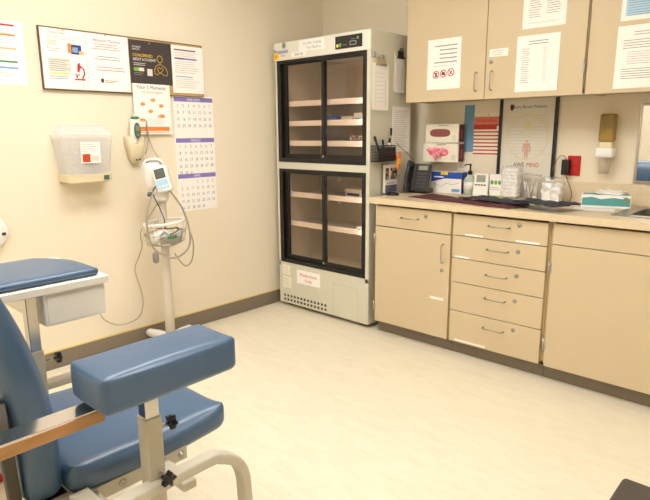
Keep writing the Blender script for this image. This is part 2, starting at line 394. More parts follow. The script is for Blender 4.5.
# ------------------------------------------------------------------ notices
def sheet(M, w, h, m='paper', name='notice', th=.001):
    b = MB(M); b.box((0, 0, .0003), (w, h, th), m); return b
UY = UF-.0015
b = sheet(BW(1.197, 1.581, UY), .232, .296); z = .0016
for i, s in enumerate(['Do not place food or drink', 'in this cupboard.', 'Do not store meals here', 'or keep cups inside.', 'Supplies only, thank you']): b.quad(.05 if i in (0, 4) else .085, .252-i*.024, .205, .256-i*.024+.002, z, 'ink_soft')
b.lines(.04, .2, .137, 2, -.018, .003, 'ink_faint', z)
for i in range(3):
    cx, cy = .063+i*.052, .088+i*.004
    b.disc(cx, cy, .0235, z, 'red', .018)
    if i == 0: b.quad(cx-.006, cy-.013, cx+.006, cy+.013, z, 'ink'); b.quad(cx-.011, cy+.004, cx+.011, cy+.009, z, 'ink'); b.quad(cx-.011, cy-.013, cx+.011, cy-.009, z, 'ink')
    if i == 1: b.disc(cx, cy, .011, z, 'ink'); b.quad(cx-.014, cy-.006, cx+.014, cy-.001, z, 'ink')
    if i == 2: b.add([(cx-.011, cy-.009, z), (cx-.004, cy-.012, z), (cx+.009, cy+.009, z), (cx+.003, cy+.011, z)], [(0, 1, 2, 3)], 'ink')
    q = .016; b.add([(cx-q-.002, cy+q-.002, z+.0003), (cx-q+.002, cy+q+.002, z+.0003), (cx+q+.002, cy-q+.002, z+.0003), (cx+q-.002, cy-q-.002, z+.0003)], [(0, 3, 2, 1)], 'red')
b.build('notice', label='white notice with three red prohibition circles on the leftmost cabinet door', cat='notice')
b = sheet(BW(1.798, 1.87, UY), .234, .30, 'paper')
b.lines(.035, .105, .26, 18, .012, .0025, 'ink_soft', z); b.lines(.13, .205, .26, 17, .012, .0025, 'ink_soft', z); b.quad(.03, .025, .2, .027, z, 'ink_faint')
b.build('notice', label='white two-column list on the second cabinet door, upper one cut by the top edge', cat='notice')
b = sheet(BW(1.775, 1.539, UY), .236, .296, 'paper')
b.lines(.06, .18, .262, 2, .014, .004, 'ink_soft', z, center=True); b.lines(.03, .08, .225, 16, .0118, .0025, 'ink_soft', z); b.lines(.15, .175, .225, 16, .0118, .0025, 'ink_faint', z)
b.build('notice', label='white typed list on the second cabinet door, lower one beneath the two-column list', cat='notice')
b = sheet(BW(2.298, 1.848, UY), .23, .30, 'paper')
b.quad(.02, .022, .212, .26, .0012, 'keypad'); b.lines(.03, .2, .235, 20, .0112, .003, 'ink_soft', .0018)
b.build('notice', label='notice with a pale blue printed block at the top right corner', cat='notice')
b = sheet(BW(2.291, 1.529, UY), .236, .296, 'paper')
b.lines(.06, .2, .262, 2, .012, .003, 'ink_soft', z, center=True); b.lines(.03, .215, .225, 4, .012, .003, 'ink_soft', z); b.lines(.05, .2, .17, 6, .011, .003, 'ink_faint', z); b.lines(.03, .215, .09, 5, .011, .003, 'ink_soft', z)
b.build('notice', label='white typed letter on the rightmost cabinet door below the pale blue notice', cat='notice')
b = sheet(BW(1.612, 1.742, UY), .112, .042, 'paper'); b.lines(.015, .1, .03, 3, .011, .004, 'ink_faint', z)
b.build('label_sticker', label='small white sticker above the lock on the second cabinet door', cat='sticker')

# ------------------------------------------------------------------ fridge
FX0, FX1, FY, FH = .0685, .9459, -.5886, 1.9467
fg = thing('medical_fridge', ((FX0+FX1)/2, FY/2, 0), 'tall cream medication fridge with black framed sliding glass doors', 'fridge')
b = MB(); fy = FY+.012
b.box((FX0, fy, .03), (.125, -.13, FH), 'fridge'); b.box((.89, fy, .03), (FX1, -.13, FH), 'fridge')
b.box((.125, -.17, .03), (.89, -.13, FH), 'fridge'); b.box((.125, fy, 1.825), (.89, -.17, FH), 'fridge')
b.box((.125, fy, 1.062), (.89, -.17, 1.112), 'fridge'); b.box((.125, fy, .03), (.89, -.17, .358), 'fridge')
b.build('body', fg)
b = MB()
b.box((FX0, FY, .32), (.092, fy+.001, 1.83), 'fridge', .002, 1); b.box((.916, FY, .32), (FX1, fy+.001, 1.83), 'fridge', .002, 1)
b.box((.092, FY, 1.062), (.916, fy+.001, 1.112), 'fridge', .002, 1); b.build('front_frame', fg)
MB().box((FX0, FY-.006, 1.826), (FX1, fy+.001, FH), 'fridge_header', .004, 2).build('header_panel', fg)
b = MB(); b.box((FX0, FY, .028), (FX1, fy+.001, .353), 'fridge', .003, 1)
b.M = BW(0, 0, FY)
for r_ in ((.627, .034, .858, .037), (.627, .267, .858, .27), (.627, .034, .63, .27), (.855, .034, .858, .27)): b.quad(*r_, .0006, 'laminate_edge')
b.build('lower_panel', fg)
b = MB(BW(0, 0, FY))
for r_ in range(2):
    for k in range(13): b.box((.118+k*.0355, .047+r_*.032, 0), (.118+k*.0355+.019, .047+r_*.032+.018, .001), 'frame_dark')
b.build('vent_grille', fg)
for x in (.12, .89):
    for y in (-.52, -.18): MB().lathe([(.02, 0), (.02, .012), (.012, .03)], 'black', (x, y, 0), 14).build('foot', fg)
b = MB()
for z0, z1 in ((.355, 1.062), (1.112, 1.822)):
    b.box((.126, -.18, z0), (.889, -.175, z1), 'fridge_inside')
    b.box((.1255, fy+.03, z0), (.13, -.18, z1), 'fridge_inside'); b.box((.885, fy+.03, z0), (.8895, -.18, z1), 'fridge_inside')
b.build('interior_lining', fg)
for z0, z1, nm in ((1.112, 1.826, 'upper'), (.353, 1.062, 'lower')):
    b = MB()
    b.box((.092, FY-.002, z1-.022), (.916, FY+.045, z1), 'black'); b.box((.092, FY-.002, z0), (.916, FY+.045, z0+.03), 'black')
    b.box((.092, FY-.002, z0+.03), (.128, FY+.045, z1-.022), 'black'); b.box((.9, FY-.002, z0+.03), (.916, FY+.045, z1-.022), 'black')
    b.build('door_frame', fg, label='black door frame')
    for k, (x0, x1, y) in enumerate(((.13, .545, FY+.022), (.522, .899, FY+.004))):
        d = MB(); a, c = z0+.03, z1-.022
        fl = .04 if k == 0 else .024; frr = .02 if k == 0 else .018
        d.box((x0, y, a), (x0+fl, y+.014, c), 'black'); d.box((x1-frr, y, a), (x1, y+.014, c), 'black')
        d.box((x0+fl, y, a), (x1-frr, y+.014, a+.03), 'black'); d.box((x0+fl, y, c-.012), (x1-frr, y+.014, c), 'black')
        dd = d.build('sliding_door', fg, label='black framed sliding glass door')
        MB().box((x0+fl+.0005, y+.005, a+.0305), (x1-frr-.0005, y+.009, c-.0125), 'glass').build('glass_pane', dd)
        if k == 1: MB(fr((x0+.012, y, a+.018))).lathe([(.008, 0), (.008, .004), (0, .004)], 'steel').build('door_lock', dd)
m = mat('fridge_lamp', (255, 250, 240), .5); bb = m.node_tree.nodes['Principled BSDF']; bb.inputs['Emission Color'].default_value = (1, .97, .95, 1); bb.inputs['Emission Strength'].default_value = 22
for z0, z1 in ((1.15, 1.79), (.40, 1.03)):
    MB().tube([(.872, -.549, z0), (.872, -.549, z1)], .006, 'fridge_lamp', 12).build('lamp_tube', fg, label='slim light tube inside the fridge behind the right door edge')
for z in (1.526, 1.388, 1.247, .872, .652):
    b = MB(); b.box((.134, -.53, z-.008), (.881, -.19, z-.002), 'shelf_grey'); sh = b.build('shelf', fg)
    MB().box((.134, -.538, z-.019), (.881, -.5305, z+.019), 'white_strip', .002, 1).build('shelf_edge', sh, label='white shelf edge strip')
for zz in (.97, .80, .62):
    for xx in (.2, .33):
        MB(fr((xx, -.181, zz))).lathe([(.022, 0), (.02, .006), (0, .008)], 'white', n=18).build('white_disc', fg)  # plain round white discs in a grid on the lower back lining
# display
dp = MB(BW(.66, 1.85, FY-.006)); dp.box((0, 0, .0001), (.224, .078, .004), 'black_soft', .003, 2); dpo = dp.build('display', fg)
dp = MB(BW(.66, 1.85, FY-.0105)); z = .0003
dp.quad(.012, .012, .03, .03, z, 'yellow_soft'); dp.quad(.036, .012, .052, .034, z, 'lime'); dp.quad(.182, .048, .198, .062, z, 'lime'); dp.quad(.125, .015, .178, .04, z, 'plastic_grey'); dp.quad(.13, .019, .173, .036, z+.0003, 'black_soft')
dp.quad(.062, .02, .1, .023, z, 'ink_soft'); dp.quad(.135, .05, .17, .053, z, 'ink_soft'); dp.build('indicator', dpo)
b = MB(BW(.1, 1.885, FY-.0062)); b.text('Panasonic', -.03, -.012, .044, 'blue', .0008, 'LEFT', .85); b.text('Panasonic', -.029, -.012, .044, 'blue', .0006, 'LEFT', .85); b.text('R410', .045, -.035, .02, 'red', .0006, 'LEFT'); b.build('brand_lettering', fg)
b = sheet(BW(.325, 1.868, FY-.0064), .238, .072, 'paper')
b.text('Do Not Unplug', .125, .042, .026, 'ink_soft', .0014); b.text('This Machine', .14, .012, .026, 'ink_soft', .0014)
b.build('label_sticker', label='white printed strip reading do not unplug on the fridge header', cat='sticker')
b = sheet(BW(.252, 1.84, FY-.0064), .14, .03, 'paper'); b.text('UNIT 02', .068, .006, .024, 'ink', .0014)
b.build('label_sticker', label='narrow white UNIT 02 tag at the bottom of the fridge header', cat='sticker')
b = MB(BW(.094, 1.857, FY-.0064)); b.box((-.024, -.026, .0002), (.026, .026, .001), 'yellow', 0); b.quad(-.01, -.01, .01, .01, .0013, 'orange')
b.build('label_sticker', label='small yellow sticker at the left end of the fridge header', cat='sticker')
b = MB(BW(.175, 1.925, FY-.0064)); b.disc(0, 0, .022, .0008, 'plastic_grey'); b.disc(0, 0, .016, .001, 'green_grey'); b.build('label_sticker', label='round grey-green sticker above the blue fridge lettering', cat='sticker')
b = sheet(BW(.262, .208, FY-.0004), .24, .105, 'paper'); b.text('Medications', .12, .058, .036, 'red', .0014, sx=1); b.text('Only', .12, .018, .036, 'red', .0014)
b.build('label_sticker', label='white Medications Only sign in red letters on the fridge front', cat='sign')
b = sheet(BW(.11, .15, FY-.0004), .09, .09, 'paper_warm'); b.lines(.008, .08, .075, 6, .012, .003, 'ink_faint', .0014); b.build('label_sticker', label='faded square data label low on the left of the fridge front', cat='sticker')
b = sheet(BW(.11, .255, FY-.0004), .08, .075, 'paper_warm'); b.lines(.008, .07, .06, 5, .012, .003, 'ink_faint', .0014); b.build('label_sticker', label='faded data label just under the lower left fridge door', cat='sticker')

# contents
def vial(x, y, z, i):
    t = thing('vial', (x, y, z), 'small clear medicine vial in the row on the third fridge shelf', 'vial', 'vials on the third fridge shelf')
    b = MB(); b.lathe([(.010, 0), (.010, .034), (.006, .04), (.006, .046)], 'nozzle', (x, y, z), 12); b.build('bottle', t)
    b = MB(); b.lathe([(.008, .0462), (.008, .055), (0, .055)], ['blue_soft', 'yellow_soft', 'orange'][i % 3], (x, y, z), 12); b.build('cap', t)
for i in range(9): vial(.66+i*.024, -.44, 1.2455, i)
def carton(x0, y0, z, w, d, h, m, label, m2='paper'):
    b = MB(); b.box((x0, y0, z), (x0+w, y0+d, z+h), m, .001, 1); b.M = BW(x0, z, y0); b.quad(w*.1, h*.2, w*.9, h*.5, .0008, m2); b.build('medicine_carton', label=label, cat='carton')
zt_ = 1.3865
carton(.44, -.45, zt_, .1, .08, .05, 'blue', 'blue medicine carton on the second shelf at the door overlap', 'blue_soft')
carton(.60, -.47, zt_, .09, .1, .045, 'paper_grey', 'grey medicine carton on the second shelf, left one behind the right door', 'ink_soft')
carton(.70, -.45, zt_, .06, .08, .065, 'paper', 'small white upright carton in the middle behind the right door, second shelf', 'blue_soft')
carton(.78, -.47, zt_, .09, .1, .04, 'paper_warm', 'cream carton on the second shelf beside the right door edge', 'ink_soft')
carton(.6, -.42, .8705, .14, .12, .06, 'paper_grey', 'grey carton on the upper shelf of the lower fridge compartment', 'navy')
carton(.75, -.48, .6505, .11, .12, .028, 'paper', 'flat white and blue carton at the right of the lowest fridge shelf', 'blue_soft')

# fridge side (faces +x)
SXF = FX1+.0005
def clipboard(y0, z0, w, h, label, clipm, papers=True):
    t = thing('clipboard', (SXF, y0+w/2, z0), label, 'clipboard')
    b = MB(LW(y0, z0, SXF)); b.box((0, 0, .0003), (w, h, .004), 'ivory', .001, 1); b.build('board', t)
    b = MB(LW(y0, z0, SXF)); b.box((.008, -.008, .0042), (w-.008, h-.03, .006), 'paper', 0); b.quad(.04, .02, .042, h-.07, .0064, 'red_soft'); b.quad(w-.04, .02, w-.038, h*.6, .0064, 'ink'); b.lines(.05, w-.05, h-.09, 8, .025, .002, 'ink_faint', .0064)
    b.build('paper_sheets', t)
    b = MB(LW(y0, z0, SXF)); b.box((w*.25, h-.035, .0062), (w*.75, h+.005, .012), clipm, .003, 2); b.tube([(w*.2, h-.037, .011), (w*.8, h-.037, .011)], .006, clipm, 8); b.tube([(w*.4, h, .01), (w*.4, h+.02, .016), (w*.6, h+.02, .016), (w*.6, h, .01)], .004, clipm, 8)
    b.build('clip', t)
clipboard(-.582, 1.468, .185, .31, 'clipboard with a silver clip on the fridge side next to the glass doors', 'steel')
clipboard(-.342, 1.588, .125, .25, 'narrower clipboard with a dark clip on the fridge side half behind the wall cabinet', 'black_soft')
b = MB(LW(-.575, 1.785, SXF)); b.box((0, 0, 0), (.03, .03, .012), 'plastic_grey', .004); b.build('magnet', label='grey magnet at the top front corner of the fridge side', cat='magnet')
b = sheet(LW(-.352, 1.19, SXF), .206, .3, 'paper'); b.lines(.02, .18, .27, 20, .0125, .003, 'ink_faint', .0014); b.build('notice', label='white typed sheet on the fridge side above the telephone', cat='notice')
b = MB(LW(-.372, 1.30, SXF)); b.box((0, 0, 0), (.012, .05, .01), 'black', .003); b.build('magnet', label='small black bar magnet at the left edge of the sheet on the fridge side', cat='magnet')
# pen holder
t = thing('pen_holder', (SXF, -.44, 1.135), 'black wire mesh cup holding pens on the fridge side', 'pen holder')
b = MB(LW(-.578, 1.137, SXF)); W_, H_, D_ = .175, .1, .07
for i in range(12): xx = i*W_/11; b.tube([(xx, H_, D_), (xx, 0, D_), (xx, 0, .002), (xx, H_, .002)], .0014, 'black', 5)
for i in range(6):
    yy = i*H_/5; b.tube([(0, yy, .002), (0, yy, D_), (W_, yy, D_), (W_, yy, .002)], .0014 if i < 5 else .004, 'black', 5)
b.box((0, 0, .001), (W_, .002, D_), 'black_soft'); b.box((0, 0, D_-.001), (W_, H_*.9, D_), 'black_soft'); b.build('mesh_cup', t)
def pen(y, z, dy, dz, L, m, label, r=.005, x=.035, cap='black'):
    t = thing('pen', (SXF+x, y, z), label, 'pen')
    dv = Vector((0, dy, dz)).normalized(); p = Vector((SXF+x, y, z)); q = p+dv*L
    MB().tube([p, q], r, m, 8).build('barrel', t); MB().tube([q+dv*.0005, q+dv*.03], r*1.15, cap, 8).build('cap', t)
pen(-.51, 1.155, -.55, 1, .13, 'black', 'black marker leaning left out of the mesh cup', .008)
pen(-.435, 1.155, .1, 1, .1, 'plastic_white', 'white pen standing in the middle of the mesh cup', .007)
pen(-.455, 1.157, -.2, 1, .09, 'navy', 'navy pen behind the white pen in the mesh cup', .006, .02)
b = MB(LW(-.395, 1.08, SXF)); b.box((0, 0, .072), (.035, .11, .085), 'orange', .004); b.box((.004, .035, .0852), (.031, .07, .087), 'yellow', .001); b.build('highlighter', label='orange and yellow highlighter clipped to the right of the mesh cup', cat='highlighter')
b = MB(LW(-.325, 1.135, SXF)); b.box((0, 0, .002), (.03, .035, .03), 'red_brick', .006); b.build('magnet', label='small dark red clip on the fridge side right of the pens', cat='clip')
t = thing('brochure_holder', (SXF, -.37, .93), 'clear brochure holder with a blue and white leaflet on the fridge side above the worktop', 'brochure holder')
M_ = fr((SXF+.003, -.475, .922), (0, 1, 0), (0, .02, 1))
b = MB(M_); b.box((0, 0, 0), (.16, .2, .002), 'film'); b.box((0, 0, .045), (.16, .12, .047), 'film'); b.box((0, 0, .002), (.16, .002, .045), 'film'); b.build('pocket', t)
b = MB(M_); b.box((.012, .004, .012), (.148, .19, .03), 'paper_grey'); b.quad(.015, .006, .145, .055, .0305, 'navy'); b.quad(.015, .056, .145, .09, .0305, 'paper'); b.quad(.03, .064, .12, .07, .0308, 'ink_soft')
for i in range(7):
    for k in range(5): b.quad(.015+i*.0186, .091+k*.0193, .015+(i+1)*.0186, .091+(k+1)*.0193, .0306, ['ink', 'glove_dark', 'poster_black', 'ink_soft', 'cork', 'ink', 'paper_warm'][(i*3+k*5+i*k) % 7])
b.build('leaflet', t)

# ------------------------------------------------------------------ things on the back wall
def glove_box(x0, z0, w, h, label, top=True):
    t = thing('glove_box', (x0+w/2, -.06, z0), label, 'glove box', 'glove boxes stacked on the wall')
    b = MB(); b.box((x0, -.11, z0), (x0+w, -.03, z0+h), 'paper_warm', .001, 1)
    b.M = fr((x0+w+.0003, -.11, z0), (0, 1, 0)); b.quad(.012, .004, .078, h-.004, .0004, 'maroon'); b.quad(.03, h*.2, .06, h*.7, .0007, 'glove_dark')
    b.M = BW(x0, z0, -.11); b.lines(w*.4, w*.75, h-.012, 1, .01, .005, 'ink_soft', .0007)
    b.quad(w*.82, .012, w*.94, .05, .0007, 'paper_grey'); b.build('carton', t)
    b = MB(); b.box((x0+.02, -.0295, z0+.01), (x0+w-.02, -.001, z0+.03), 'steel'); b.build('holder_rack', t)
    b = MB(BW(x0+w*.45, z0+h*.52, -.1105)); n = 28
    pts = []
    for k in range(n):
        a = 2*math.pi*k/n; c, s_ = math.cos(a), math.sin(a); pts.append((math.copysign(abs(c)**.6, c)*.078, math.copysign(abs(s_)**.8, s_)*.026))
    b.poly(pts, .0002, 'glove_dark' if top else 'pink', .0006); b.build('opening', t)
    return t
t = glove_box(1.057, 1.2515, .25, .122, 'white glove box with a dark red oval opening, upper of the two on the wall')
gb = glove_box(1.04, 1.122, .27, .125, 'white glove box with pink gloves sticking out, lower of the two on the wall', False)
b = MB()
for i in range(9):
    x = 1.09+i*.015; z = 1.19+random.uniform(-.012, .018)
    bm = bmesh.new(); bmesh.ops.create_icosphere(bm, subdivisions=2, radius=.016)
    for v in bm.verts: v.co = Vector((x, -.116, z))+Vector((v.co.x*1.1, v.co.y*.6, v.co.z*.8))*(1+random.uniform(-.15, .15))
    b.bm(bm, 'pink_soft', True)
b.tube([(1.14, -.125, 1.185), (1.15, -.134, 1.165), (1.155, -.13, 1.135)], [.014, .012, .006], 'pink_soft', 8); b.tube([(1.16, -.125, 1.19), (1.178, -.132, 1.17), (1.185, -.13, 1.152)], [.012, .01, .005], 'pink_soft', 8)
b.build('glove', gb, label='pink glove')
b = MB(BW(1.288, 1.19)); b.box((0, 0, .0003), (.072, .305, .003), 'light_blue'); b.lines(.012, .06, .28, 14, .02, .003, 'blue_soft', .0034); b.build('notice', label='narrow light blue strip hanging on the wall right of the glove boxes', cat='notice')
b = sheet(BW(1.36, 1.168), .178, .275, 'paper_warm'); z = .0016
b.quad(0, .2, .178, .25, z, 'red_soft'); b.text('WARNING', .089, .212, .036, 'red', z+.0005, sx=.85); b.quad(0, .168, .178, .2, z, 'red_brick')
b.quad(.162, .165, .178, .19, z+.0006, 'paper')
for i in range(7): b.quad(0, .148-i*.0235, .178, .157-i*.0235, z, 'red_brick')
b.disc(.1, .262, .004, z, 'ink'); b.build('notice', label='red and white striped sheet pinned beside the black poster frame', cat='notice')
t = thing('framed_poster', (1.72, -.01, 1.035), 'tall framed AWE poster with a body figure and red lettering', 'poster')
b = MB(BW(1.543, 1.035)); b.box((0, 0, .0003), (.016, .56, .02), 'black'); b.box((.349, 0, .0003), (.367, .56, .02), 'black'); b.box((0, .56, .0003), (.367, .578, .02), 'black'); b.build('frame', t)
b = MB(BW(1.5595, 1.035)); b.box((0, 0, .001), (.332, .559, .006), 'paper_grey'); z = .0065
b.text('Stony Brook Medicine', .175, .428, .026, 'ink', z, sx=.9); b.poly([(.05, .452), (.046, .43), (.06, .41), (.074, .43), (.07, .452)], z, 'maroon')
b.lines(.03, .14, .37, 4, .016, .002, 'ink_faint', z); b.lines(.2, .31, .38, 6, .016, .002, 'ink_faint', z); b.lines(.03, .31, .31, 9, .02, .002, 'ink_faint', z, .1)
b.disc(.168, .25, .135, z, 'yellow_pale', .127, 40, .14); b.disc(.168, .325, .028, z, 'yellow_pale'); b.disc(.168, .285, .036, z+.0002, 'yellow_pale', .03)
b.disc(.168, .228, .008, z+.0004, 'dusty'); b.poly([(.152, .215), (.184, .215), (.182, .17), (.178, .12), (.172, .12), (.168, .155), (.164, .12), (.158, .12), (.154, .17)], z+.0004, 'dusty')
b.tube([(.152, .213, z), (.144, .185, z), (.146, .16, z)], .0025, 'dusty', 5); b.tube([(.184, .213, z), (.192, .185, z), (.19, .16, z)], .0025, 'dusty', 5)
b.text('AWE', .125, .07, .038, 'maroon', z, sx=.85); b.text('MIND', .215, .07, .038, 'red_brick', z, sx=.85)
b.build('print', t)
b = MB(BW(1.25, 1.06)); b.box((0, 0, .0003), (.07, .115, .006), 'white', .002, 2); b.box((.018, .02, .006), (.052, .05, .008), 'paper_grey', .002); b.box((.018, .065, .006), (.052, .095, .008), 'paper_grey', .002); b.build('wall_outlet', label='white double outlet on the wall behind the soap bottle', cat='outlet')
t = thing('wall_outlet', (2.02, -.005, 1.06), 'red emergency outlet plate on the wall left of the soap dispenser', 'outlet')
b = MB(BW(1.985, 1.062)); b.box((0, 0, .0003), (.075, .118, .006), 'red_gloss', .002, 2); b.box((.02, .065, .006), (.055, .1, .0078), 'red', .002); b.box((.02, .018, .006), (.055, .053, .0078), 'red', .002); b.build('plate', t)
t = thing('power_adapter', (1.993, -.05, 1.065), 'black power adapter plugged into the red outlet with its lead', 'power adapter')
b = MB(BW(1.965, 1.068)); b.box((0, 0, .008), (.042, .09, .05), 'black', .004); b.build('plug_body', t)
MB().tube(smooth_path([(1.985, -.03, 1.157), (1.97, -.035, 1.18), (1.94, -.03, 1.17), (1.92, -.03, 1.13), (1.91, -.028, 1.09)]), .002, 'cable', 6).build('lead', t)
MB().tube(smooth_path([(1.99, -.03, 1.066), (2.0, -.028, 1.035), (2.04, -.05, .96), (2.045, -.1, .919), (2.06, -.2, .9175)]), .002, 'black', 6).build('lead', t)
# soap dispenser
t = thing('soap_dispenser', (2.205, -.04, 1.14), 'wall soap dispenser with an olive cartridge and white collar', 'soap dispenser')
M_ = BW(2.205, 1.14, -.003)
b = MB(M_); b.box((-.03, .02, 0), (.03, .27, .018), 'ivory_light', .004); b.build('wall_bracket', t)
b = MB(M_); b.box((-.04, .12, .02), (.042, .275, .075), 'soap_shell', .012, 3, True); b.box((-.034, .206, .024), (.036, .268, .07), 'soap_tint', .01, 3, True); b.build('cartridge', t)
b = MB(M_); b.box((-.032, .09, .024), (.034, .2, .066), 'ivory_light', .008, 3, True); b.build('bag', t)
b = MB(M_); b.box((-.047, .035, .016), (.047, .092, .086), 'white', .01, 3, True); b.build('collar', t)
b = MB(fr((2.205, -.05, 1.085), (1, 0, 0), (0, 1, 0))); b.lathe([(.024, 0), (.028, .03), (.033, .088)], 'nozzle', n=20); b.build('nozzle', t)
# mirror
t = thing('mirror', (2.6, -.01, 1.035), 'steel framed wall mirror cut by the right edge of the photo', 'mirror')
b = MB(BW(2.348, 1.038)); W_, H_ = .46, .43
b.box((0, 0, .0003), (.014, H_, .012), 'steel', .002, 1); b.box((W_-.014, 0, .0003), (W_, H_, .012), 'steel', .002, 1); b.box((.014, 0, .0003), (W_-.014, .014, .012), 'steel', .002, 1); b.box((.014, H_-.014, .0003), (W_-.014, H_, .012), 'steel', .002, 1); b.build('frame', t)
MB(BW(2.348, 1.038)).box((.014, .014, .001), (W_-.014, H_-.014, .006), 'mirror').build('glass', t)

# ------------------------------------------------------------------ things on the worktop
ZW = .9145
# telephone
t = thing('desk_telephone', (1.08, -.25, ZW), 'black desk telephone with its handset on the left', 'telephone')
Mt = fr((1.085, -.265, ZW+.012), (1, .12, 0), (0, .3, 1)) @ Matrix.Diagonal((.8, 1, 1, 1))
b = MB(Mt); b.box((-.035, .005, -.03), (.105, .195, 0), 'phone', .008, 3); b.quad(.0, .15, .085, .18, .0006, 'lcd'); 
for r_ in range(5):
    for k in range(4): b.box((.0+k*.022, .03+r_*.022, 0), (.016+k*.022, .043+r_*.022, .003), 'phone_keys', .001, 1)
b.box((-.105, .005, -.03), (-.034, .195, -.006), 'phone', .008, 3); b.build('base', t)
b = MB(Mt); b.tube(smooth_path([(-.07, .0, .03), (-.07, .03, .036), (-.07, .1, .044), (-.07, .175, .036), (-.07, .2, .03)]), [.018]*3+[.019]*4+[.016]*11+[.019]*4+[.018]*3, 'phone', 12, flat=None)
b.box((-.095, -.005, -.004), (-.045, .05, .04), 'phone', .012, 3, True); b.box((-.095, .155, -.004), (-.045, .205, .04), 'phone', .012, 3, True); b.build('handset', t)
b = MB(); b.box((1.01, -.235, ZW+.0003), (1.15, -.14, ZW+.03), 'phone', .004); b.build('stand', t)
MB().tube(smooth_path([(1.03, -.2, 1.09), (1.02, -.19, 1.13), (.99, -.23, 1.18), (.965, -.27, 1.22), (.95, -.3, 1.25)]), .002, 'cable', 6).build('cord', t)
b = MB(fr((.0, 0, 0), (1, 0, 0), (0, 1, 0))); b.lathe([(.044, 0), (.046, .006), (.038, .016), (.014, .02), (0, .02)], 'black', (1.025, -.44, ZW+.0003), 24, sy=.8)
b.build('handset_puck', label='small black rounded puck on the worktop beside the brochure holder', cat='puck')
# tissue / mask box blue
b = MB(fr((1.112, -.11, ZW+.0005), (1, .04, 0)) @ Matrix.Diagonal((1.06, 1.03, 1, 1))); b.box((0, 0, -.08), (.215, .138, 0), 'paper', .001, 1); z = .0008
b.quad(0, .095, .215, .138, z, 'blue'); b.quad(.07, .118, .12, .138, z+.0004, 'yellow'); b.quad(.02, .1, .09, .108, z+.0004, 'paper'); b.quad(.15, .01, .205, .03, z, 'blue_soft'); b.add([(.0, .095, z), (.0, .07, z), (.1, .095, z)], [(0, 1, 2)], 'blue')
b.tube([(.02, .06, z), (.07, .04, z), (.11, .065, z), (.15, .055, z), (.2, .07, z)], .0012, 'ink_soft', 5); b.M = b.M @ Matrix.Translation((.2153, 0, 0)) @ Matrix.Rotation(math.pi/2, 4, 'Y'); b.quad(0, 0, .08, .138, .0004, 'blue'); b.quad(.02, .03, .06, .09, .0007, 'orange')
b.build('mask_box', label='white box with a royal blue top band right of the telephone', cat='box')
# pump bottle
t = thing('pump_bottle', (1.39, -.08, ZW), 'pale green pump bottle with a black pump in front of the wall', 'pump bottle')
MB().lathe([(.034, 0), (.038, .004), (.038, .095), (.03, .112), (.014, .12), (.014, .13)], 'pump_green', (1.39, -.08, ZW+.0003)).build('bottle', t)
b = MB(); b.lathe([(.0381, .03), (.0385, .03), (.0385, .085), (.0381, .085)], 'paper', (1.39, -.08, ZW)); b.build('label_band', t)
b = MB(); b.lathe([(.015, .131), (.016, .15), (.006, .158), (.005, .19), (.008, .192), (.008, .2), (0, .201)], 'black', (1.39, -.08, ZW), 18); b.tube([(1.39, -.08, ZW+.196), (1.37, -.1, ZW+.197), (1.362, -.11, ZW+.188)], .004, 'black', 8); b.build('pump', t)
# digital timer
t = thing('digital_timer', (1.495, -.11, ZW), 'white digital timer with a grey screen leaning behind the mats', 'timer')
Mt = fr((1.447, -.15, ZW+.001), (1, .12, 0), (.04, .2, 1)); b = MB(Mt); b.box((0, 0, -.02), (.098, .148, 0), 'white', .006, 3); b.build('body', t)
for k in range(4): b = MB(Mt); b.box((.012+k*.019, .068, .0002), (.026+k*.019, .076, .003), 'ink', .001, 1); b.build('key', t)
b = MB(Mt); b.quad(.018, .09, .078, .135, .0008, 'lcd')
b.build('screen', t)
# white box green dots
b = MB(BW(1.54, ZW+.0003, -.1) @ Matrix.Diagonal((.8, 1, 1, 1))); b.box((0, 0, -.05), (.11, .14, 0), 'paper', .001, 1); z = .0007
for k, m in enumerate(('green_grey', 'lime', 'lime')): b.disc(.022+k*.032, .09, .014, z, m)
b.lines(.01, .1, .055, 2, .012, .004, 'ink_faint', z); b.quad(0, 0, .11, .006, z, 'lime'); b.build('supply_box', label='white box printed with green dots beside the digital timer', cat='box')
# cotton ball bag
t = thing('cotton_ball_bag', (1.685, -.1, ZW), 'tall clear bag packed with white cotton balls in front of the poster', 'bag')
b = MB(); k = 0
for zz in range(8):
    for xx in range(4):
        for yy in range(2):
            bm = bmesh.new(); bmesh.ops.create_icosphere(bm, subdivisions=2, radius=.0185); o_ = Vector((1.652+xx*.024+random.uniform(-.004, .004), -.12+yy*.035, ZW+.02+zz*.0215))
            for v in bm.verts: v.co = v.co*(1+random.uniform(-.08, .08))+o_
            b.bm(bm, 'cotton', True)
b.build('cotton_balls', t, kind='stuff')
def crumple(x0, y0, z0, x1, y1, z1, m, amp=.008, n=7, seed=1, taper=0):
    rnd = random.Random(seed); b = MB(); bm = bmesh.new(); bmesh.ops.create_cube(bm, size=2); bmesh.ops.subdivide_edges(bm, edges=bm.edges[:], cuts=n, use_grid_fill=True)
    c = Vector(((x0+x1)/2, (y0+y1)/2, (z0+z1)/2)); h = Vector(((x1-x0)/2, (y1-y0)/2, (z1-z0)/2))
    for v in bm.verts:
        e = v.co.copy(); e.x *= 1-.12*e.y**2; e.y *= (1-.12*v.co.x**2)*(1-taper*(e.z+1)/2)
        p = Vector([c[i]+e[i]*h[i] for i in range(3)]); j = Vector([rnd.uniform(-amp, amp) for _ in range(3)])
        p += j
        if p.z < z0+.001 or v.co.z < -.99: p.z = z0
        v.co = p
    return b.bm(bm, m, False)
crumple(1.632, -.15, ZW+.0005, 1.748, -.06, ZW+.195, 'film', .005, 7, 3).build('bag_film', t)
t = thing('supply_bag', (1.81, -.1, ZW), 'clear bag of wrapped syringes between the cotton balls and the outlet bag', 'bag')
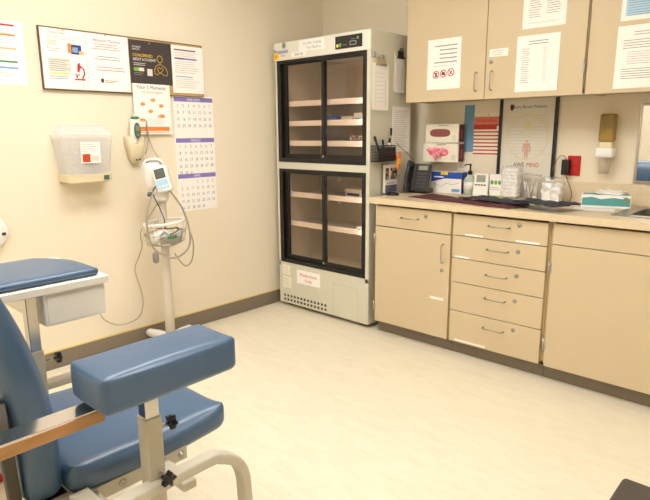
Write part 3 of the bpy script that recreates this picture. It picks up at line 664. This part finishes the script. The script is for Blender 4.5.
crumple(1.758, -.15, ZW+.0005, 1.868, -.05, ZW+.15, 'film', .006, 6, 4, .4).build('bag_film', t)
for i in range(9):
    x = 1.782+i*.0085; a = [1.2, -.8, 1.0, .6, -1.1, .9, -.5, -1.2, .2][i]*(.5 if i in (0, 8) else 1)
    b = MB(); p = Vector((x, -.115+.012*(i % 4), ZW+.012)); q = p+Vector((a*.028, 0, .1)); b.tube([p, p.lerp(q, .7), p.lerp(q, .72), q], [.005, .005, .002, .002], 'plastic_white' if i % 3 else 'plastic_grey', 8); b.build('syringe', t)
t = thing('supply_bag', (1.945, -.12, ZW), 'clear bag holding crumpled white gauze below the red outlet', 'bag')
crumple(1.885, -.17, ZW+.0005, 2.01, -.06, ZW+.14, 'film', .006, 6, 5, .4).build('bag_film', t)
crumple(1.895, -.15, ZW+.003, 1.998, -.085, ZW+.10, 'cotton', .012, 4, 6, .3).build('gauze', t)
b = MB(); b.lathe([(.013, 0), (.013, .03), (.009, .032), (0, .032)], 'ivory_light', (1.885, -.215, ZW+.0003), 18); b.build('tape_roll', label='tiny cream cylinder standing between the two clear bags', cat='tape roll')
# mats
def cloth(pts, z, m, amp, seed, name, label, cat, th=.006, tilt=None):
    rnd = random.Random(seed); n, k = 22, 10; ph = [rnd.uniform(0, 6) for _ in range(4)]
    A, B, C_, D = [Vector((*p, 0)) for p in pts]; vs = []
    for i in range(n+1):
        for j in range(k+1):
            u, v = i/n, j/k; p = A.lerp(B, u).lerp(D.lerp(C_, u), v)
            hgt = amp*(.5+.5*math.sin(6*u+ph[0])*math.cos(4*v+ph[1]))+amp*.4*math.sin(13*u+5*v+ph[2])**2
            p.z = z+hgt; p.x += .006*math.sin(17*v+ph[3]); p.y += .006*math.sin(15*u+ph[1]); vs.append(p)
    N = len(vs); vs += [Vector((p.x, p.y, p.z-min(th, p.z-z+.002))) for p in vs]
    ix = lambda i, j: i*(k+1)+j; fs = []
    for i in range(n):
        for j in range(k):
            q = (ix(i, j), ix(i+1, j), ix(i+1, j+1), ix(i, j+1)); fs.append(q); fs.append(tuple(N+t_ for t_ in q[::-1]))
    for i in range(n): fs += [(ix(i, 0), N+ix(i, 0), N+ix(i+1, 0), ix(i+1, 0)), (ix(i, k), ix(i+1, k), N+ix(i+1, k), N+ix(i, k))]
    for j in range(k): fs += [(ix(0, j), ix(0, j+1), N+ix(0, j+1), N+ix(0, j)), (ix(n, j), N+ix(n, j), N+ix(n, j+1), ix(n, j+1))]
    b = MB(); b.add(vs, fs, m, True); return b.build(name, label=label, cat=cat)
cloth([(1.17, -.47), (1.90, -.615), (1.97, -.50), (1.22, -.24)], ZW+.003, 'maroon', .004, 2, 'work_mat', 'dark maroon mat spread along the front of the worktop', 'mat')
cloth([(1.50, -.41), (1.98, -.52), (1.90, -.33), (1.56, -.26)], ZW+.013, 'navy_cloth', .01, 5, 'work_pad', 'black shiny wrap lying on the maroon mat in front of the timer', 'wrap')
cloth([(1.90, -.53), (2.15, -.63), (2.23, -.45), (1.93, -.35)], ZW+.034, 'navy_cloth', .008, 9, 'work_pad', 'black wrap reaching past the mat towards the teal box', 'wrap')
# teal box
t = thing('glove_carton', (2.29, -.16, ZW), 'low white carton with a teal band lying by the sink', 'box')
Mt = fr((2.168, -.27, ZW+.0005), (1, .3, 0)) @ Matrix.Diagonal((1.05, 1.12, 1, 1)); b = MB(Mt); b.box((0, 0, -.10), (.228, .062, 0), 'paper', .001, 1); z = .0007; b.quad(.003, .01, .225, .058, z, 'teal'); b.poly([(.003, .058), (.003, .046), (.05, .052), (.09, .042), (.15, .05), (.2, .044), (.225, .05), (.225, .058)], z+.0003, 'paper'); b.disc(.205, .04, .014, z+.0005, 'green_grey')
b.M = Mt @ Matrix.Translation((0, .0622, 0)) @ Matrix.Rotation(-math.pi/2, 4, 'X'); b.quad(.006, .008, .222, .09, .0003, 'teal'); b.build('carton', t)
crumple(2.21, -.2, ZW+.071, 2.36, -.125, ZW+.088, 'paper', .005, 5, 12).build('tissue', t)
b = MB(fr((2.17, -.41, ZW+.0003), (1, .22, 0), (-.22, 1, 0))); b.box((0, 0, 0), (.2, .13, .0012), 'paper'); b.build('paper_sheet', label='blank white paper lying in front of the teal box', cat='paper')

# ------------------------------------------------------------------ left wall
b = sheet(LW(-2.5, 1.572), .225, .31, 'paper'); z = .0016
for yy, m in ((.285, 'red'), (.238, 'orange'), (.172, 'orange_soft'), (.108, 'green'), (.078, 'blue_soft')): b.quad(.01, yy, .185, yy+.009, z, m)
for yy in (.262, .214, .15, .055): b.lines(.03, .17, yy, 2, .012, .003, 'ink_faint', z)
b.build('wall_chart', label='white chart with rainbow heading bars at the upper left corner', cat='chart')
t = thing('notice_board', (.01, -1.7, 1.55), 'thinly framed cork notice board on the left wall under the posters', 'notice board')
BY0, BY1, BZ0, BZ1 = -2.205, -1.185, 1.556, 1.878
b = MB(LW(BY0, BZ0)); W_, H_ = BY1-BY0, BZ1-BZ0
b.box((.003, .003, .0005), (W_-.003, H_-.003, .014), 'cork'); b.build('cork_panel', t)
b = MB(LW(BY0, BZ0)); b.box((0, 0, .0003), (W_, .003, .018), 'dark_metal'); b.box((0, H_-.003, .0003), (W_, H_, .018), 'dark_metal'); b.box((0, .003, .0003), (.003, H_-.003, .018), 'dark_metal'); b.box((W_-.003, .003, .0003), (W_, H_-.003, .018), 'dark_metal'); b.build('frame', t)
PX = .0185
b = sheet(LW(-2.2, 1.563, PX), .243, .308, 'paper')
b.text('Student Labs', .085, .284, .017, 'red_soft', z); b.lines(.03, .22, .266, 2, .01, .003, 'ink_faint', z); b.quad(.035, .222, .085, .25, z, 'paper_grey'); b.lines(.03, .105, .205, 2, .012, .003, 'ink_soft', z)
b.quad(.155, .185, .215, .235, z, 'navy'); b.quad(.14, .19, .16, .24, z+.0003, 'orange'); b.quad(.165, .195, .195, .222, z+.0005, 'blue_soft'); b.quad(.2, .185, .228, .205, z+.0003, 'orange_soft')
b.quad(.02, .17, .225, .1715, z, 'ink_faint'); b.quad(.028, .09, .15, .16, z, 'paper_grey'); b.lines(.034, .145, .148, 6, .011, .003, 'ink_soft', z+.0005); b.quad(.034, .075, .14, .085, z, 'yellow_soft'); b.lines(.03, .15, .062, 2, .011, .004, 'ink_soft', z)
# red microscope
b.quad(.165, .05, .225, .058, z, 'red'); b.poly([(.185, .135), (.198, .145), (.204, .12), (.192, .09), (.182, .095)], z, 'red'); b.tube([(.2, .125, z), (.218, .11, z), (.222, .085, z), (.208, .06, z)], .004, 'red', 6); b.quad(.168, .075, .195, .081, z, 'red'); b.disc(.178, .068, .006, z, 'navy'); b.text('J', .212, .018, .024, 'red', z)
b.build('poster', label='white poster with a red microscope, leftmost on the notice board', cat='poster')
b = sheet(LW(-1.955, 1.563, PX), .25, .308, 'paper')
b.text('Attention Patients', .12, .268, .022, 'red', z); b.lines(.03, .2, .252, 3, .013, .0035, 'red_soft', z, center=True); b.lines(.04, .2, .185, 2, .014, .004, 'ink_soft', z, center=True); b.lines(.05, .22, .128, 2, .016, .004, 'red_soft', z, center=True)
b.poly([(.07, .068), (.068, .054), (.078, .04), (.088, .054), (.086, .068)], z, 'maroon'); b.quad(.095, .055, .17, .059, z, 'ink_soft'); b.quad(.095, .046, .15, .05, z, 'red_soft')
b.build('poster', label='white notice with centred red and black lines, second from left on the board', cat='poster')
b = sheet(LW(-1.7, 1.617, PX+.001), .283, .248, 'poster_black')
b.text('STUDENT', .02, .205, .013, 'paper', z, 'LEFT'); b.text('HEALTH', .02, .192, .013, 'paper', z, 'LEFT')
b.text('CONCERNED', .02, .155, .024, 'yellow', z, 'LEFT', .9); b.text('ABOUT A STUDENT?', .02, .132, .022, 'paper', z, 'LEFT', .75); b.lines(.022, .11, .115, 2, .01, .004, 'ink_faint', z)
b.quad(.022, .072, .09, .092, z, 'paper_grey'); b.quad(.022, .072, .055, .092, z+.0003, 'lime'); b.lines(.022, .09, .06, 2, .01, .003, 'ink_soft', z); b.quad(.11, .048, .145, .088, z, 'paper_grey')
b.disc(.2, .15, .019, z, 'yellow', .0165, 24, .022)
for pp in ([(.2, .122), (.172, .108), (.16, .085), (.163, .062), (.178, .058), (.2, .072), (.222, .058), (.245, .055), (.25, .075), (.238, .102), (.2, .122)], [(.188, .075), (.18, .093), (.192, .102), (.202, .094), (.212, .102), (.222, .092), (.2, .068), (.188, .075)]):
    b.tube([(x, y, z) for x, y in pp], .0013, 'yellow', 5)
b.disc(.135, .236, .004, z, 'steel'); b.build('poster', label='dark grey poster with yellow and white lettering on the notice board', cat='poster')
b = sheet(LW(-1.415, 1.575, PX), .235, .288, 'paper')
b.quad(.02, .258, .18, .266, z, 'mauve'); b.quad(.02, .205, .185, .215, z, 'purple'); b.quad(.03, .206, .09, .214, z+.0003, 'mauve'); b.lines(.02, .19, .245, 3, .01, .003, 'ink_faint', z); b.lines(.02, .2, .19, 6, .013, .003, 'ink_faint', z); b.quad(.02, .098, .15, .103, z, 'blue_soft'); b.lines(.02, .2, .085, 5, .013, .003, 'ink_faint', z)
b.build('poster', label='white poster with purple heading bars, rightmost on the notice board', cat='poster')
for (y_, z_) in ((-2.08, 1.868), (-1.84, 1.868)):
    b = MB(LW(y_, z_, PX+.0012)); b.lathe([(.004, 0), (.006, .004), (.004, .009), (0, .009)], 'yellow', n=12); b.build('push_pin', label='yellow push pin at the top of the %s poster on the board' % ('leftmost' if y_ < -2 else 'second'), cat='push pin')
# five moments
b = sheet(LW(-1.695, 1.318, .0195), .252, .3, 'paper')
b.text('Your 5 Moments', .125, .268, .032, 'ink', z, sx=.9); b.text('For Hand Hygiene', .13, .245, .02, 'orange', z, sx=.95)
for cx, cy in ((.13, .205), (.06, .18), (.185, .172), (.11, .138)): b.disc(cx, cy, .016, z, 'orange_soft', n=16, ry=.013); b.quad(cx-.014, cy-.006, cx+.014, cy+.004, z+.0004, 'orange')
b.quad(.16, .098, .168, .118, z, 'orange'); b.quad(.172, .1, .205, .12, z, 'orange'); b.disc(.052, .085, .02, z, 'orange_soft', ry=.01); b.quad(.035, .082, .07, .09, z+.0004, 'orange')
b.lines(.1, .21, .085, 3, .012, .003, 'ink_faint', z); b.quad(.02, .02, .235, .045, z, 'orange'); b.quad(.02, .008, .235, .014, z, 'orange_soft')
b.build('poster', label='orange and white Your 5 Moments poster hanging below the dark poster', cat='poster')
# calendar
CW, CH = .308, .748
t = thing('wall_calendar', (0, -1.26, .813), 'three-month wall calendar with purple month bars on the left wall', 'calendar')
b = sheet(LW(-1.412, .813), CW, CH, 'paper', th=.004); z = .0048
def month(top, name, first, days):
    b.quad(.004, top-.028, CW-.004, top, z, 'purple'); b.text(name, CW/2, top-.022, .022, 'paper', z+.0004)
    cw = (CW-.02)/7; r_ = 0; c_ = first
    for d_ in range(1, days+1):
        b.text(str(d_), .01+cw*(c_+.5), top-.062-r_*.0425, .027, 'cal_ink', z, sx=.9); c_ += 1
        if c_ == 7: c_ = 0; r_ += 1
month(.738, 'FEBRUARY', 0, 28); month(.478, 'MARCH', 0, 31); month(.246, 'APRIL', 3, 30)
b.build('sheet', t)
# sharps container
t = thing('sharps_container', (.06, -2.04, 1.05), 'frosted sharps container with an orange biohazard label on the left wall', 'sharps container')
b = MB()
def loft(b, rings, m, smooth=False, cap=True):
    n = len(rings[0]); vs = [p for r_ in rings for p in r_]; fs = [(i*n+k, i*n+(k+1) % n, (i+1)*n+(k+1) % n, (i+1)*n+k) for i in range(len(rings)-1) for k in range(n)]
    if cap: fs += [tuple(range(n))[::-1], tuple((len(rings)-1)*n+k for k in range(n))]
    b.add(vs, fs, m, smooth)
def rring(y0, y1, x1, z, r=.025, n=5):
    pts = [(.004, y0, z)]
    for cx, cy, a0 in ((x1-r, y0+r, 270), (x1-r, y1-r, 0)):
        for k in range(n+1): a = R(a0+90*k/n); pts.append((cx+r*math.cos(a), cy+r*math.sin(a), z))
    return pts+[(.004, y1, z)]
loft(b, [rring(-2.165, -1.925, .125, 1.105), rring(-2.19, -1.90, .14, 1.30)], 'frost'); b.build('bin', t)
b = MB(); loft(b, [rring(-2.19, -1.90, .14, 1.301), rring(-2.195, -1.895, .144, 1.318), rring(-2.16, -1.93, .10, 1.36), rring(-2.15, -1.94, .05, 1.375)], 'frost'); b.build('lid', t)
b = MB(); loft(b, [rring(-2.15, -1.94, .11, 1.055), rring(-2.17, -1.918, .135, 1.062), rring(-2.172, -1.915, .138, 1.104)], 'ivory'); b.box((.1375, -1.975, 1.07), (.141, -1.945, 1.095), 'green_dark', .001); b.build('base_tray', t)
b = MB(LW(-2.1, 1.155, .138)); b.M = fr((.1345, -2.095, 1.165), (0, 1, 0), (.055, 0, 1)); b.quad(0, 0, .11, .115, .002, 'paper'); b.quad(.008, .006, .052, .05, .0026, 'biohazard'); b.disc(.03, .028, .013, .003, 'red_brick', .008); b.lines(.01, .1, .1, 4, .012, .003, 'ink_faint', .0026); b.quad(.06, .01, .1, .04, .0026, 'paper_grey'); b.build('biohazard_label', t)
b = MB(); rr = random.Random(4)
for i in range(46):
    p = Vector((rr.uniform(.03, .11), rr.uniform(-2.13, -1.96), rr.uniform(1.125, 1.2))); d_ = Vector((rr.uniform(-.3, .3), rr.uniform(-1, 1), rr.uniform(-.4, .4))).normalized()*.035
    q = p+d_; q.x = max(.02, min(.115, q.x)); q.y = max(-2.145, min(-1.94, q.y)); b.tube([p, q], .0055, rr.choice(['plastic_grey', 'plastic_white', 'plastic_white', 'plastic_white', 'ink_soft', 'ink']), 6)
b.build('used_syringes', t, kind='stuff')
# ear thermometer and holder
t = thing('ear_thermometer', (.05, -1.69, 1.26), 'grey-green ear thermometer standing in the ivory wall holder', 'thermometer')
b = MB(); b.tube(smooth_path([(.04, -1.718, 1.265), (.04, -1.716, 1.31), (.042, -1.712, 1.37), (.045, -1.708, 1.405)], 4), [.022]*4+[.028]*5+[.031]*2+[.026]*2, 'plastic_white', 14); b.build('body', t)
b = MB(fr((.074, -1.714, 1.285), (0, 1, 0))); b.lathe([(.021, 0), (.021, .003), (.019, .005), (0, .005)], 'green_dark', (0, .055, 0), 24, sy=2.2); b.quad(-.013, .055, .013, .085, .0056, 'screen_green'); b.disc(0, .028, .007, .0056, 'green_grey'); b.build('display', t)
b = MB(); b.lathe([(.024, 0), (.024, .012), (.02, .014)], 'green', (.045, -1.708, 1.408), 18); b.lathe([(.014, .014), (.01, .026), (0, .028)], 'plastic_white', (.045, -1.708, 1.408), 18); b.build('tip', t)
t = thing('thermometer_holder', (.04, -1.71, 1.15), 'ivory wall holder that carries the ear thermometer', 'holder')
b = MB(); loft(b, [rring(-1.73, -1.69, .035, 1.142, .015), rring(-1.752, -1.672, .055, 1.18, .02), rring(-1.765, -1.655, .062, 1.25, .025), rring(-1.77, -1.65, .05, 1.305, .02)], 'ivory', True); b.build('cradle', t)
b = MB(LW(-1.722, 1.168, .056)); b.disc(0, 0, .006, .002, 'ink'); b.disc(.02, .002, .006, .002, 'ink'); b.build('contact_pads', t)
MB().tube(smooth_path([(.045, -1.655, 1.2), (.05, -1.63, 1.3), (.03, -1.625, 1.4), (.03, -1.62, 1.31), (.05, -1.60, 1.22), (.1, -1.60, 1.18)]), .003, 'cable_light', 6).build('cord', t)
# round thing at the left edge
t = thing('round_wall_fixture', (.03, -2.51, .81), 'round white fixture with a dark mark cut by the left edge', 'wall fixture')
b = MB(LW(-2.552, .83)); b.lathe([(.088, .0005), (.09, .02), (.078, .035), (.05, .042), (0, .044)], 'white', n=36); b.build('cover', t)
b = MB(LW(-2.552, .83, .03)); b.box((.05, -.02, .003), (.07, -.005, .014), 'ink', .003); b.build('button', t)

# ------------------------------------------------------------------ vital signs stand
PXX, PYY = .25, -1.687
t = thing('vital_signs_stand', (PXX, PYY, 0), 'white vital signs monitor on a wheeled pole with coiled grey tubing', 'medical monitor')
MB().lathe([(.030, .07), (.027, .35), (.023, .75), (.022, .99)], 'pole', (PXX, PYY, 0)).build('pole', t)
MB().lathe([(.06, .06), (.06, .08), (.04, .095), (.036, .1)], 'plastic_white', (PXX, PYY, 0)).build('hub', t)
for k in range(5):
    a = R(-102+72*k); e = Vector((math.cos(a), math.sin(a), 0)); c = Vector((PXX, PYY, 0))
    L_ = .23
    b = MB(); b.tube([c+e*.04+Vector((0, 0, .075)), c+e*.12+Vector((0, 0, .073)), c+e*L_*.92+Vector((0, 0, .064)), c+e*L_+Vector((0, 0, .06))], [.028, .027, .026, .018], 'plastic_white', 12); lg = b.build('base_leg', t)
    cc = c+e*(L_-.02); b = MB(fr(cc+Vector((-e.y, e.x, 0))*(-.01)+Vector((0, 0, .026)), tuple(e))); b.lathe([(.024, -.0), (.024, .018), (.006, .02)], 'black_soft', n=18); b.build('caster', lg)
# monitor housing
hc = Vector((PXX, PYY, 1.04))
tocam = Vector((.72, -.62, .22)).normalized()
right_ = Vector((.62, .72, 0)).normalized()
b = MB()
def loc(r_, u_, f_): return hc+right_*r_+Vector((0, 0, 1))*u_+Vector((.75, -.66, 0)).normalized()*f_
Mh = fr(loc(-.035, .045, -.02), tuple(right_*math.cos(R(6))+Vector((0, 0, 1))*math.sin(R(6))))
b.M = Mh; b.pillow((-.066, -.095, -.05), (.066, .095, .05), 'plastic_white', .048, .006, 12); b.build('housing', t)
b = MB(fr(loc(-.005, -.075, 0), tuple(right_))); b.box((-.05, -.035, -.04), (.045, .035, .045), 'plastic_white', .015, 3, True); b.build('neck', t)
b = MB(Mh); b.tube([(-.03, .078, .043), (0, .086, .047), (.035, .08, .045), (.055, .062, .04)], .005, 'plastic_grey', 8); b.build('handle_slot', t)
an = R(14); ur = right_*math.cos(an)+Vector((0, 0, 1))*math.sin(an); uv = -right_*math.sin(an)+Vector((0, 0, 1))*math.cos(an)
Mf = fr(loc(.018, .03, .085), tuple((ur+Vector((.1, -.1, 0))).normalized()), tuple(uv+Vector((-.1, .09, 0)))) @ Matrix.Diagonal((.84, .82, 1, 1))
b = MB(Mf); b.box((-.052, -.095, -.055), (.052, .085, 0), 'white', .012, 3, True); b.build('monitor', t)
b = MB(Mf); b.box((-.036, -.0, .0002), (.036, .07, .002), 'screen', .003, 1); b.build('screen', t)
b = MB(Mf); b.box((-.04, -.075, .0002), (.042, -.008, .0018), 'keypad', .002, 1)
for k in range(3): b.box((-.032+k*.024, -.06, .0018), (-.016+k*.024, -.045, .003), 'plastic_white', .001, 1)
b.build('keypad', t)
b = MB(); b.box((-.0, 0, 0), (.01, .01, .01), 'green'); b.v = []; b.f = []; b.m = []; b.sm = []
b.lathe([(.016, 0), (.018, .012), (.012, .024)], 'green_dark', tuple(loc(-.055, -.075, .05)), 14); b.build('hose_connector', t, label='dark green hose connector')
# basket
def ell(cx, cy, z, rx, ry, n=28): return [(cx+rx*math.cos(2*math.pi*k/n)*.9+ry*.0, cy+ry*math.sin(2*math.pi*k/n), z+.008*math.sin(2*math.pi*k/n)) for k in range(n)]
bx, by = PXX+.03, PYY-.01
b = MB(); b.tube(ell(bx, by, .81, .10, .125), .008, 'white', 8, closed=True); b.build('basket_rim', t)
b = MB(); b.tube(ell(bx, by, .745, .112, .125), .003, 'steel', 6, closed=True); b.tube(ell(bx, by, .69, .1, .112), .003, 'steel', 6, closed=True)
for k in range(12):
    a = 2*math.pi*k/12; b.tube([(bx+.108*math.cos(a), by+.135*math.sin(a), .80), (bx+.1*math.cos(a), by+.125*math.sin(a), .745), (bx+.09*math.cos(a), by+.112*math.sin(a), .69), (bx+.035*math.cos(a), by+.035*math.sin(a), .665)], .0022, 'steel', 5)
b.build('wire_basket', t)
bc = thing('blood_pressure_cuff', (bx+.03, by-.02, .69), 'rolled grey and white blood pressure cuff in the wire basket', 'blood pressure cuff')
b = MB(); 
crs = [(-.05, -.06, .72, .04, .02), (.0, .03, .71, .045, .025)]
b.tube(smooth_path([(bx-.03, by-.07, .70), (bx+.0, by-.02, .74), (bx+.02, by+.04, .70), (bx+.04, by+.07, .745)], 5), .03, 'plastic_white', 12); b.tube(smooth_path([(bx+.05, by-.05, .745), (bx+.06, by+.0, .71), (bx+.045, by+.06, .71)], 5), .024, 'plastic_grey', 12); b.build('cuff', bc)
b = MB(); b.tube([(bx+.075, by-.035, .73), (bx+.08, by+.02, .728)], .011, 'green', 10); b.build('green_tab', bc)
b = MB(); b.tube(smooth_path([(bx+.06, by-.01, .74), (bx+.09, by+.02, .76), (bx+.06, by+.05, .775), (bx+.02, by+.02, .77), (bx+.0, by-.05, .775)]), .004, 'cable', 7); b.tube(smooth_path([(bx-.02, by+.07, .74), (bx+.05, by+.08, .76), (bx+.085, by+.05, .70)]), .005, 'ink_soft', 7); b.build('tube', bc)
b = MB(); b.lathe([(.006, 0), (.022, .01), (.024, .03), (.022, .055), (.008, .07)], 'ink_soft', (bx+.02, by-.085, .575), 16, sy=.7); b.build('bulb', t, label='grey rubber bulb')
# tubing loops
hb = []
for off, r_, m in ((0, .0055, 'tube_grey'), (.012, .004, 'cable_light')):
    b = MB(); o = Vector((off, -off*.5, 0))
    b.tube(smooth_path([loc(-.03, -.04, .06)+o, Vector((PXX+.07, PYY-.13, .92))+o, Vector((PXX+.08, PYY-.155, .80))+o, Vector((PXX+.09, PYY-.13, .68))+o, Vector((PXX+.11, PYY-.05, .615))+o, Vector((PXX+.12, PYY+.02, .61))+o, Vector((PXX+.12, PYY+.09, .66))+o, Vector((PXX+.11, PYY+.105, .76))+o, Vector((PXX+.1, PYY+.07, .89))+o, loc(.05, -.03, .06)+o]), r_, m, 8); b.build('air_hose', t)
MB().tube(smooth_path([(PXX+.12, PYY+.09, .78), (PXX+.12, PYY+.12, .68), (PXX+.1, PYY+.12, .57), (PXX+.09, PYY+.08, .535), (PXX+.08, PYY+.04, .58), (PXX+.07, PYY+.02, .62)]), .0045, 'cable_light', 8).build('air_hose', t)
MB().tube(smooth_path([loc(.0, -.0, .07), loc(-.035, -.05, .075), (PXX+.07, PYY-.06, .9), (PXX+.06, PYY-.03, .83), (PXX+.05, PYY-.02, .77)]), .003, 'black_soft', 7).build('probe_cable', t)
MB().tube(smooth_path([(PXX, PYY-.03, .92), (PXX-.05, PYY-.12, .76), (.15, -1.78, .66), (.06, -1.76, .57), (.03, -1.774, .49), (.03, -1.744, .354), (.03, -1.738, .254), (.03, -1.779, .177), (.03, -1.902, .163), (.03, -1.994, .219), (.03, -2.031, .285), (.03, -2.1, .36)]), .003, 'cable_light', 7).build('power_cord', t)

# ------------------------------------------------------------------ blood draw chair
ch = thing('blood_draw_chair', (1.65, -2.8, 0), 'blue padded blood draw chair with a pad-topped arm and a side tray', 'chair')
b = MB()
def seat_def(p):
    q = p.copy(); u = (q.y+3.0)/.48; q.z += -.012*math.exp(-((u-.55)/.35)**2); return q
b.pillow((1.385, -2.99, .425), (1.9, -2.505, .508), 'vinyl', .032, .012, 18, seat_def, .02); b.build('seat', ch)
b = MB()
def back_def(p):
    q = p.copy(); z_ = q.z; s_ = max(0, (z_-.55)/.41); q.y -= .085*s_*s_; return q
b.pillow((1.40, -3.085, .435), (1.875, -2.99, 1.005), 'vinyl', .035, .012, 16, back_def); b.build('backrest', ch)
b = MB()
for x in (1.50, 1.77): b.tube(smooth_path([(x, -3.11, .57), (x, -3.115, .65), (x, -3.13, .75), (x, -3.16, .88)], 4), .02, 'dark_metal', 12, flat=(.016, .02))
b.tube([(1.85, -3.098, .3), (1.85, -3.112, .72)], .02, 'frame_dark', 12, flat=(.014, .014))
b.box((1.42, -3.10, .57), (1.84, -3.088, .72), 'black_soft'); b.build('back_frame', ch, label='dark frame behind the backrest')
# near arm pad
b = MB(); b.pillow((2.003, -3.008, .75), (2.162, -2.663, .835), 'vinyl', .016, .007, 16, None, .004); ap = b.build('arm_pad', ch)
b = MB(); b.box((2.035, -3.5, .71), (2.09, -2.975, .739), 'wood', .002, 1); b.build('arm_rail', ch, label='polished wooden rail')
b = MB(); b.box((2.035, -3.5, .7395), (2.0885, -2.985, .742), 'chrome'); b.build('rail_cap', ch, label='glossy metal strip on the rail')
b = MB(); b.box((2.0, -2.96, .744), (2.1, -2.72, .756), 'black_soft', .002, 1); b.build('pad_plate', ch)
def post(px, py, z0, z1, z2, nm='arm_post'):
    b = MB(); b.box((px-.022, py-.022, z0), (px+.022, py+.022, z1), 'post_paint', .004, 2); po = b.build(nm, ch)
    b = MB(); b.box((px-.018, py-.018, z1-.04), (px+.018, py+.018, z2), 'chrome', .003, 2); b.build('inner_tube', po, label='chrome inner tube')
    return po
def knob(px, py, pz, parent, d=(0, 1, 0)):
    d = Vector(d); p = Vector((px, py, pz)); b = MB(); b.tube([p, p+d*.03], .004, 'steel', 8)
    u_ = Vector((1, 0, 0)) if abs(d.y) > .5 else Vector((0, 1, 0)); v_ = d.cross(u_)
    c = p+d*.03; n = 40; ringp = lambda k, s_: c+d*s_+(u_*math.cos(2*math.pi*k/n)+v_*math.sin(2*math.pi*k/n))*(.0155+.0045*math.cos(5*2*math.pi*k/n))
    vs = [ringp(k, 0) for k in range(n)]+[ringp(k, .014) for k in range(n)]+[c+d*.018+(ringp(k, .014)-c-d*.014)*.5 for k in range(n)]
    fs = [tuple(range(n)), tuple(range(2*n, 3*n))]+[(k, (k+1) % n, n+(k+1) % n, n+k) for k in range(n)]+[(n+k, n+(k+1) % n, 2*n+(k+1) % n, 2*n+k) for k in range(n)]
    b.add(vs, fs, 'black'); b.build('knob', parent, label='black lobed knob')
p1 = post(2.035, -2.842, .40, .652, .744); knob(2.045, -2.825, .615, p1); knob(2.06, -2.838, .503, p1, (1, 0, 0))
# far arm: tray on post
p2 = post(1.315, -2.84, .30, .625, .817); knob(1.33, -2.811, .585, p2)
b = MB(); b.box((.94, -3.35, .819), (1.378, -2.595, .845), 'tray_white', .003, 2); b.build('side_tray', ch)
b = MB(); b.box((.95, -2.81, .705), (1.355, -2.603, .8185), 'tray_white', .003, 1); b.box((1.3552, -2.8, .712), (1.357, -2.625, .805), 'tray_white', .0005, 1); bx_ = b.build('storage_box', ch)
b = MB()
def pad2(p): return p
b.pillow((1.02, -3.3, .8455), (1.358, -2.618, .873), 'vinyl', .012, .004, 14, lambda p: Vector((p.x-(max(0, (p.y+2.80)/.145)**2)*.0*(p.x-1.335), p.y-.09*max(0, (1.2-p.x)/.18)**2*max(0, (p.y+3.0)/.345), p.z))); b.build('tray_pad', ch)
# frames
def side_frame(x, nm='side_frame'):
    pts = [(x, -3.25, .02), (x, -3.22, .3), (x, -3.19, .42), (x, -3.12, .463)]
    pts = [Vector((x, -3.16, .02)), Vector((x, -3.16, .3)), Vector((x, -3.15, .40)), Vector((x, -3.11, .452)), Vector((x, -3.05, .468)), Vector((x, -2.72, .474)), Vector((x, -2.66, .463)), Vector((x, -2.61, .43)), Vector((x, -2.585, .38)), Vector((x, -2.578, .3)), Vector((x, -2.57, .02))]
    b = MB(); b.tube(smooth_path(pts, 4), .015, 'frame_paint', 16, flat=(.015, .02)); b.tube([Vector((x, -3.16, .019)), Vector((x, -2.57, .019))], .015, 'frame_paint', 16, flat=(.015, .02))
    return b.build(nm, ch)
side_frame(2.06); side_frame(1.27)
b = MB()
b.box((1.29, -2.765, .40), (2.045, -2.725, .425), 'frame_paint', .004, 2); b.box((1.29, -2.97, .39), (2.045, -2.925, .425), 'frame_paint', .004, 2)
for x in (1.46, 1.88): b.box((x-.02, -3.12, .426), (x+.02, -2.66, .434), 'frame_paint', .002, 1); b.box((x-.002+.02, -3.12, .395), (x+.002+.02, -2.66, .4345), 'frame_paint')
b.box((1.90, -3.0, .395), (2.05, -2.95, .45), 'frame_paint', .003, 1)
b.build('seat_support', ch)
for (x, y) in ((1.903, -2.86), (1.903, -2.68)):
    b = MB(fr((x, y, .415), (0, 1, 0))); b.lathe([(.011, 0), (.011, .002), (.006, .002), (.006, .006), (0, .007)], 'steel', n=16); b.build('bolt', ch)
for x in (1.44, 1.84):
    b = MB(); b.box((x-.03, -3.09, .385), (x+.03, -2.98, .43), 'black', .006, 2); b.build('recline_bracket', ch)

# ------------------------------------------------------------------ bin and stool
t = thing('plastic_tub', (.87, -2.93, 0), 'small red tub on the floor behind the chair at the left edge', 'tub')
b = MB(); b.lathe([(.09, .001), (.10, .006), (.12, .095), (.126, .096), (.126, .104), (.112, .104), (.092, .015), (0, .015)], 'red_gloss', (.87, -2.93, 0), 32); b.build('tub_body', t)
t = thing('step_stool', (3.1, -2.2, 0), 'dark grey step stool with only its corner in frame at the bottom right', 'step stool')
b = MB(); b.box((2.84, -2.08, .28), (3.26, -1.765, .312), 'step_dark', .014, 4, True); b.build('platform', t)
for sx in (2.88, 3.22):
    for sy in (-2.04, -1.805): MB().tube([(sx, sy, .281), (sx+(.02 if sx > 3 else -.02), sy, .012)], .012, 'chrome', 12).build('leg', t); MB().lathe([(.018, 0), (.018, .03), (.013, .032)], 'black', (sx+(.02 if sx > 3 else -.02), sy, 0), 14).build('rubber_foot', t)
